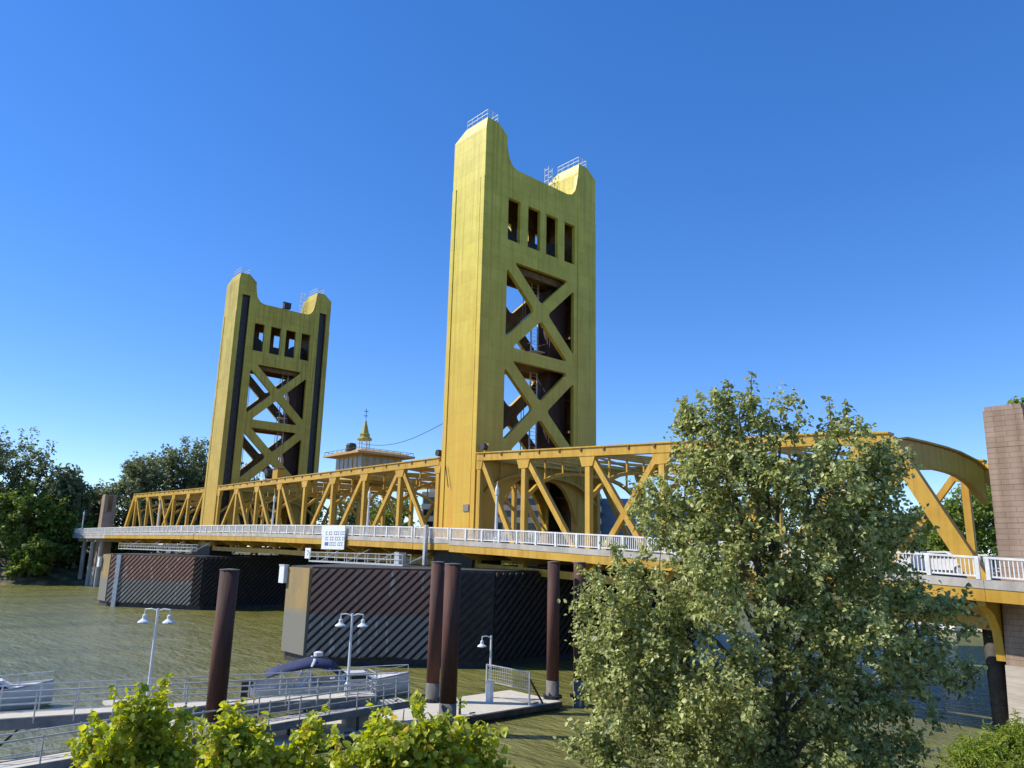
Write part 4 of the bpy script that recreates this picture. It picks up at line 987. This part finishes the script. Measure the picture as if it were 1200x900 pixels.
        mb = MB().lathe((ax+.6, 0, 2.62), [(.3, 0), (.3, .22), (.15, .28)], 12); lbuild(mb, "radar_dome", BOATW, t_)
    return t_
boat((13.6, -22.6), math.atan2(.93, .36), 10.2, 3.0, "white motor boat under a navy canopy, moored behind the raised walkway", True)
boat((5.6, -41.6), math.atan2(.98, .1), 8.8, 2.7, "white open motor boat at the left edge, bow pointing right, without a canopy", False)
hb_ = boat((19.5, 70), math.atan2(-.9, .5), 12, 3.6, "distant white boat moored beyond the bridge, seen right of the big tree", False)
boat((25.5, 45), math.atan2(-.9, .55), 10, 3.2, "white boat half hidden behind the big tree's right side, beyond the bridge", False)
t_ = thing("far_dock", (24, 74, 0), "low dark dock with a pale edge beyond the bridge at the far right", "dock")
MB().box(14, 30, 73, 76, .2, .7).build("deck", PLANK, t_); MB().box(14.1, 29.9, 73.1, 75.9, -.4, .198).build("float_hull", WOOD, t_)

mb = MB().tube([(1.2, -40.6, .02), (1.6, -40.3, .12), (2.0, -40.2, .05)], [.12, .16, .06], 7)
tag(mb.build("driftwood", WOOD), "small dark piece of driftwood floating on the river left of the lamp", "driftwood")
# ------------------------------------------------------------------ buildings beyond the river
def slab_building(cx, cy, az, wx, wy, z0, z1, floors, wall_m, band_m, lab):
    t_ = thing("office_building", (cx, cy, z0), lab, "building", rz=az)
    h = (z1-z0)/floors
    lbuild(MB().box(-wx/2+.3, wx/2-.3, -wy/2+.3, wy/2-.3, 0, z1-z0), "window_band", band_m, t_)
    for k in range(floors):
        lbuild(MB().box(-wx/2, wx/2, -wy/2, wy/2, k*h+h*.55, (k+1)*h+.02*(k % 2)), "wall", wall_m, t_)
    mb = MB()
    for s in np.linspace(-wx/2+.5, wx/2-.5, int(wx/4)+1): mb.box(s-.2, s+.2, -wy/2+.05, wy/2-.05, 0, z1-z0-.2)
    lbuild(mb, "pilaster", wall_m, t_)
    lbuild(MB().box(-wx/2+2, wx/2-2, -wy/2+2, wy/2-2, z1-z0, z1-z0+1.2), "roof", wall_m, t_)
BEIGE = mat("beige_cladding", (0.42, 0.34, 0.25), .8, col2=(.48, .40, .30), scale=.3)
slab_building(-135, 128, R_(40), 60, 25, 5, 29, 6, BEIGE, GLASS, "beige office block with dark window bands, seen between the nearer tower's legs")
slab_building(-103, 172, R_(40), 58, 22, 5, 27.5, 7, BLUE, BLUE, "blue glass office block seen through the right truss span")
# ------------------------------------------------------------------ vegetation
def leaf_mesh(name, P, size, material, parent, rng, up=0.35, jitter=0.35, outward=None, width=.55, fold=.18, oval=False):
    """P: leaf positions (N,3). Each leaf is a small folded rhombus, mostly facing up / outwards."""
    N = len(P)
    nrm = rng.normal(size=(N, 3)); nrm[:, 2] += up*3
    if outward is not None: nrm += outward*1.2
    nrm /= np.linalg.norm(nrm, axis=1, keepdims=True)
    t = rng.normal(size=(N, 3)); t[:, 2] -= .5; t -= nrm*np.sum(t*nrm, 1, keepdims=True); t /= np.linalg.norm(t, axis=1, keepdims=True)
    b = np.cross(nrm, t); s = size*(1+jitter*rng.normal(size=(N, 1)).clip(-1.5, 2))
    if oval:
        q = [P, P+t*s*.28+b*s*width*.46+nrm*s*fold, P+t*s*.68+b*s*width*.36+nrm*s*fold*.6, P+t*s, P+t*s*.68-b*s*width*.36+nrm*s*fold*.6, P+t*s*.28-b*s*width*.46+nrm*s*fold]
        V = np.stack(q, 1).reshape(-1, 3); o = 6*np.arange(N)[:, None]
        F = np.concatenate([o+np.array([[0, 1, 2, 3]]), o+np.array([[0, 3, 4, 5]])], 1).reshape(-1, 4)
        return np_mesh(name, V, F, material, parent)
    v0 = P; v2 = P+t*s; mid = P+t*s*.45
    v1 = mid+b*s*width*.5+nrm*s*fold; v3 = mid-b*s*width*.5+nrm*s*fold
    V = np.stack([v0, v1, v2, v3], 1).reshape(-1, 3)
    F = np.arange(4*N).reshape(N, 4)
    return np_mesh(name, V, F, material, parent)
def tree(name, base, lobes, label, cat, leafm, clumps, per, csize, lsize, trunk_r, group=None, seed=1, shell=.45, twig=True, fork=.35, stretch=1.0, up=.3, width=.55, oval=False, shoots=0, shoot_len=1.0):
    rng = np.random.default_rng(seed)
    root = thing(name, tuple(base), label, cat, group)
    vol = np.array([r[0]*r[1]*r[2] for c, r in lobes])**.75; pr = vol/vol.sum()
    C_ = []; O_ = []; LI = []
    which = rng.choice(len(lobes), size=clumps, p=pr)
    for i in which:
        c, r = lobes[i]; d = rng.normal(size=3); d /= np.linalg.norm(d)
        rad = (shell+(1-shell)*rng.random())*(1+.10*rng.normal())
        C_.append(np.array(c)+d*np.array(r)*rad); O_.append(d); LI.append(i)
    C_ = np.array(C_); O_ = np.array(O_)
    # leaves strung along short twigs leaving each clump centre
    ntw = max(2, per//9); k = per//ntw
    tw = rng.normal(size=(clumps, ntw, 3)); tw += O_[:, None, :]*.7; tw[..., 2] += .25*stretch
    tw /= np.linalg.norm(tw, axis=2, keepdims=True)
    ln = csize*(.5+.9*rng.random((clumps, ntw, 1)))
    f = rng.random((clumps, ntw, k, 1))
    P = C_[:, None, None, :]+tw[:, :, None, :]*ln[:, :, None, :]*f+rng.normal(size=(clumps, ntw, k, 3))*csize*.16
    OO = np.repeat(O_, ntw*k, axis=0)
    P = P.reshape(-1, 3); OO = OO*.6; stems = []
    if shoots:                                   # free shoots breaking the outline
        cand = np.where(O_[:, 2] > -.35)[0]; si = rng.choice(cand, size=min(shoots, len(cand)), replace=False)
        ex = []; eo = []
        for i in si:
            d = O_[i]*.7+rng.normal(size=3)*.35; d[2] += .75; d /= np.linalg.norm(d); ll = shoot_len*(.5+.8*rng.random())
            bend = rng.normal(size=3)*.12*ll; nl = int(16+30*ll)
            tt = rng.random((nl, 1))**.8; q = C_[i]+d*ll*tt+bend*tt*tt+rng.normal(size=(nl, 3))*lsize*.75*(1.25-tt)
            ex.append(q); eo.append(np.repeat(d[None]*.3, nl, 0)); stems.append((C_[i], C_[i]+d*ll*.5+bend*.25, C_[i]+d*ll+bend))
        P = np.concatenate([P]+ex); OO = np.concatenate([OO]+eo)
    leaf_mesh("crown", P, lsize, leafm, root, rng, up=up, outward=OO, width=width, oval=oval)
    # trunk and limbs
    mb = MB(); base = Vector(base); top = max(c[2] for c, r in lobes); axis_c = np.mean([c for c, r in lobes], 0)
    H = top-base.z; tp = []
    for q in range(7):
        t = q/6; tp.append(Vector((base.x+(axis_c[0]-base.x)*t+.15*H*.05*math.sin(5*t+seed), base.y+(axis_c[1]-base.y)*t+.15*H*.05*math.cos(4*t+seed), base.z+H*t)))
    mb.tube(tp, [trunk_r*(1-.86*q/6) for q in range(7)], 10)
    for c, r in lobes:
        cv = Vector(c); s = min(.9, max(.12, (cv.z-base.z)/H*fork*1.6)); j = s*6; a = tp[int(j)].lerp(tp[min(6, int(j)+1)], j-int(j))
        midp = a.lerp(cv, .5)+Vector((0, 0, .08*(cv-a).length))
        mb.tube([a, midp, cv], [trunk_r*.45*(1-.6*s), trunk_r*.25, trunk_r*.10], 7)
    if twig:
        sel = rng.choice(clumps, size=min(clumps, 260), replace=False)
        for i in sel:
            c = Vector(lobes[LI[i]][0]); p = Vector(C_[i]); a = c.lerp(p, .15)
            mb.tube([a, a.lerp(p, .55)+Vector((0, 0, .06)), p], [trunk_r*.11, trunk_r*.07, trunk_r*.03], 5)
    for st in stems: mb.tube(st, [trunk_r*.09, trunk_r*.06, trunk_r*.025], 4)
    mb.build("trunk", BARK, root, fix=False)
    return root

def pxp(u, v, D):
    """a point the photograph's pixel (u, v) looks at, D metres along the view axis (only used to set out crown lobes in space)"""
    return CAM+(fwd+rgt*((u-600)/879.65)-upv*((v-450)/879.65))*D

LEAF_BIG = leaf_mat("dusty_green_leaf", (0.11, 0.13, 0.028), (0.58, 0.62, 0.25), .34, .40)
LEAF_BUSH = leaf_mat("spring_green_leaf", (0.17, 0.26, 0.02), (0.60, 0.62, 0.10), .48, .42, (0.55, 0.36, 0.12))
LEAF_FAR = leaf_mat("far_green_leaf", (0.09, 0.12, 0.05), (0.27, 0.31, 0.15), .35, .6)
LEAF_FAR2 = leaf_mat("far_bright_leaf", (0.09, 0.15, 0.025), (0.24, 0.31, 0.06), .38, .6)
GRASS = leaf_mat("grass_blade", (0.16, 0.26, 0.03), (0.36, 0.42, 0.09), .4, .6)

# the big tree on the bank, right of centre
def L_(u, v, D, rx, rz, ry=None): 
    p = pxp(u, v, D); k = D/879.65
    return ((p.x, p.y, p.z), (rx*k, (ry or rx)*k, rz*k))
lobes = [L_(866, 492, 22, 38, 38), L_(822, 498, 22.5, 34, 30), L_(915, 496, 22, 32, 32), L_(985, 524, 21.5, 32, 30), L_(1034, 540, 22, 34, 26), L_(1005, 580, 22, 60, 46),
         L_(850, 560, 22, 80, 58), L_(950, 580, 21, 80, 60), L_(800, 610, 22.5, 60, 56), L_(1010, 640, 22, 66, 60),
         L_(880, 680, 21, 100, 80), L_(770, 700, 22, 76, 62), L_(980, 720, 21, 88, 70), L_(712, 738, 22.5, 46, 66), L_(1070, 720, 22, 56, 50),
         L_(740, 800, 21.5, 68, 70), L_(860, 810, 20.5, 100, 80), L_(990, 820, 21, 90, 74), L_(1080, 790, 22, 48, 48), L_(710, 870, 21, 46, 46),
         L_(800, 900, 20.5, 90, 70), L_(930, 910, 20.5, 110, 70), L_(1030, 890, 21, 66, 56)]
tree("shade_tree", (48.6, -28.3, 1.2), lobes, "large dusty green leafy tree on the near bank hiding part of the truss span", "tree",
     LEAF_BIG, 1150, 72, .50, .125, .24, seed=5, shell=.30, up=.3, width=.7, oval=True, shoots=240, shoot_len=.8)

# bright bushes along the bottom edge
def bush(name_i, uvs, D, label, seed, n=110):
    lobes = [L_(u, v+12, D, r*.95, rz*.9) for u, v, r, rz in uvs]
    cx = np.mean([l[0] for l in lobes], 0); gz = float(ground_z(cx[0], cx[1]))
    tree("bush", (cx[0], cx[1], max(gz, .2)-.1), lobes, label, "bush", LEAF_BUSH, int(n*.42), 54, .22, .085, .05, group="bright bushes along the near bank", seed=seed, shell=.15, up=.3, width=.8, fork=.25, stretch=2.2, oval=True, shoots=int(n*.20), shoot_len=.42)
bush(0, [(172, 836, 26, 30), (160, 868, 44, 36), (122, 886, 38, 28), (208, 835, 11, 20), (108, 858, 12, 18), (190, 890, 46, 30), (172, 812, 10, 14)], 10.5, "leftmost bright green bush, tallest of the left ones, below the raised walkway", 11, 230)
bush(1, [(272, 868, 22, 30), (285, 900, 40, 32), (258, 846, 9, 16), (298, 872, 10, 22)], 10.2, "small yellow green bush below the lone rusty pile", 12, 130)
bush(2, [(345, 868, 14, 28), (350, 902, 32, 22), (328, 895, 18, 16), (360, 850, 7, 16)], 10.5, "thin young bush with pale tips between two fuller bushes", 13, 80)
bush(3, [(490, 822, 10, 26), (462, 862, 36, 34), (505, 880, 46, 36), (428, 890, 30, 28), (470, 905, 60, 30), (440, 858, 12, 20), (488, 846, 20, 20)], 10.0, "broad bright green bush left of the close pair of piles, with one tall shoot", 14, 240)
bush(4, [(545, 880, 26, 26), (560, 902, 30, 22), (522, 898, 28, 26), (548, 858, 10, 14)], 10.3, "low green bush at the foot of the close pair of piles", 15, 110)
# shrub and long grass on the bank at the lower right
lobes = [L_(1150, 882, 27, 26, 10), L_(1185, 872, 27, 24, 12), L_(1130, 893, 26.5, 22, 8), L_(1205, 866, 27, 22, 12), L_(1170, 892, 26, 30, 8)]
tree("low_shrub", (50.2, -16.6, 2.0), lobes, "bright green low grassy shrub on the bank beneath the brown pylon", "shrub", GRASS, 240, 60, .34, .14, .04, seed=21, shell=.05, up=.1, oval=True, width=.22, shoots=60, shoot_len=.5)
rng = np.random.default_rng(33)
n = 42000; gxs = rng.uniform(46.5, 60, n); gys = rng.uniform(-60, 12, n)
dens = np.sin(gxs*.8+gys*.35)+np.sin(gys*.6-gxs*.3)+rng.normal(size=n)*.6
ok = (dens > .1) & (gxs > shoreR(gys)+1.0); P = np.stack([gxs, gys, ground_z(gxs, gys)-.02], 1)[ok]
N = len(P); h = .35*(1+.5*rng.random((N, 1))); a = rng.uniform(0, 2*np.pi, N); t = np.stack([np.cos(a), np.sin(a), np.zeros(N)], 1)
V = np.stack([P-t*.02, P+t*.02, P+np.concatenate([rng.normal(size=(N, 2))*.12, h], 1)], 1).reshape(-1, 3)
tag(np_mesh("grass", V, np.arange(3*N).reshape(N, 3), GRASS), "tufts of green grass growing over the near bank", kind='stuff')

# trees on the far banks
def far_tree(x, y, H, R, label, m=None, seed=1, clumps=420, base=None, group="trees on the far banks", tr=.45, ls=.75, low=.22):
    z = float(ground_z(x, y)) if base is None else base
    rng = np.random.default_rng(seed); lobes = [((x, y, z+H*.55), (R*.8, R*.8, H*.32)), ((x+R*.1, y, z+H*.82), (R*.45, R*.45, H*.17))]
    for k in range(7):
        a = rng.uniform(0, 6.28); f = rng.uniform(low+.1, .85); rr = R*rng.uniform(.35, .62)
        d = R*(1-.55*abs(f-.5)*1.6)*.75
        lobes.append(((x+d*math.cos(a), y+d*math.sin(a), z+H*f), (rr, rr, rr*.9)))
    for k in range(4):
        a = k*1.57+rng.uniform(0, 1); lobes.append(((x+R*.5*math.cos(a), y+R*.5*math.sin(a), z+H*low), (R*.5, R*.5, H*.16)))
    return tree("broadleaf_tree", (x, y, z-.3), lobes, label, "tree", m or LEAF_FAR, clumps, 22, R*.20, ls, tr, group=group, seed=seed, shell=.45, twig=False, up=.35, width=.7)
def at(u, D):
    p = pxp(u, 650, D); return p.x, p.y
T = [(-20, 186, 29, 12, 0, "tall dark tree at the left edge of the photo"), (20, 192, 26, 8, 0, "tall dark tree second from the left edge, over the shaded bank"),
     (24, 182, 19, 9, 1, "brighter green low tree in front of the leftmost tall trees"), (66, 190, 23, 6.5, 0, "pointed dark tree standing left of the end of the white rail"),
     (70, 186, 15, 6, 1, "bright green tree crown just above the left end of the white rail"), (96, 204, 18, 6, 0, "smaller dark tree sloping down to the left pylon"),
     (38, 176, 9, 5, 1, "small light green tree low on the left bank by the water"),
     (146, 205, 28, 8, 0, "round dark tree directly right of the distant pylon"), (174, 212, 30, 10, 0, "dark grey green tree, second right of the distant pylon"),
     (202, 216, 33, 10, 0, "tall grey green tree, third right of the distant pylon"), (230, 222, 36, 10, 0, "tallest tree of the row, touching the farther tower's left side"),
     (262, 228, 30, 11, 0, "dark tree directly behind the farther tower"), (150, 190, 12, 6, 1, "small bright green tree behind the left truss span's end"),
     (300, 232, 28, 11, 0, "dark tree seen low between the farther tower's legs"),(345, 236, 24, 11, 0, "broad dark tree behind the left half of the lift span"),
     (470, 232, 22, 9, 1, "lighter green tree behind the right half of the lift span"), (408, 240, 20, 9, 0, "low dark tree behind the middle of the lift span"),
     (600, 212, 17, 8, 1, "green tree in front of the beige office block"), (640, 216, 15, 8, 1, "low green tree at the right foot of the beige block"), (672, 220, 17, 8, 0, "dark tree behind the nearer tower's right column"),
     (722, 226, 13, 8, 0, "low dark tree below the left end of the blue block"), (775, 226, 14, 8, 0, "low dark tree below the right end of the blue block"),
     (835, 230, 22, 9, 0, "dark tree hidden behind the big tree's left top"), (900, 226, 22, 10, 0, "dark tree behind the middle of the big tree"), (965, 220, 20, 9, 1, "lighter tree behind the big tree's right top"),
     (1040, 205, 17, 9, 0, "low dark tree seen under the end portal"), (1085, 200, 18, 9, 0, "dark tree behind the crossing braces at the right")]
for i, (u, D, H, R, k, lab) in enumerate(T):
    x, y = at(u, D); far_tree(x, y, H, R, lab, LEAF_FAR2 if k else LEAF_FAR, seed=100+i, clumps=300 if k else 430)
x, y = at(1148, 142); far_tree(x, y, 29, 9, "tall green tree just left of the brown pylon, behind the end portal", LEAF_FAR2, seed=160, clumps=1100, ls=.6)
far_tree(47.0, 25.5, 19.5, 6.0, "tall tree rising behind the brown pylon at the right edge", LEAF_FAR2, seed=161, clumps=900, ls=.42, tr=.35)
# undergrowth on the shaded left bank
rng = np.random.default_rng(44)
n = 9000; ys = rng.uniform(-70, 125, n); xs_ = shoreL(ys)-rng.uniform(1.5, 16, n)
keep = (np.sin(ys*.5)+np.sin(ys*.23+1)+rng.normal(size=n)*.5 > -.1) & ~((ys > -14) & (ys < 28) & (xs_ > -152))
P = np.stack([xs_, ys, ground_z(xs_, ys)+rng.random(n)**2*2.2], 1)[keep]
tag(leaf_mesh("undergrowth", P, .8, LEAF_FAR, None, rng, up=.4), "tangled dark undergrowth along the far river bank", kind='stuff')
n = 5000; xs_ = rng.uniform(-100, 40, n); ys = 134+rng.uniform(0, 12, n)
P = np.stack([xs_, ys, ground_z(xs_, ys)+rng.random(n)**2*3.5], 1)
tag(leaf_mesh("undergrowth", P, .8, LEAF_FAR2, None, rng, up=.4), "green undergrowth below the buildings on the far shore", kind='stuff')
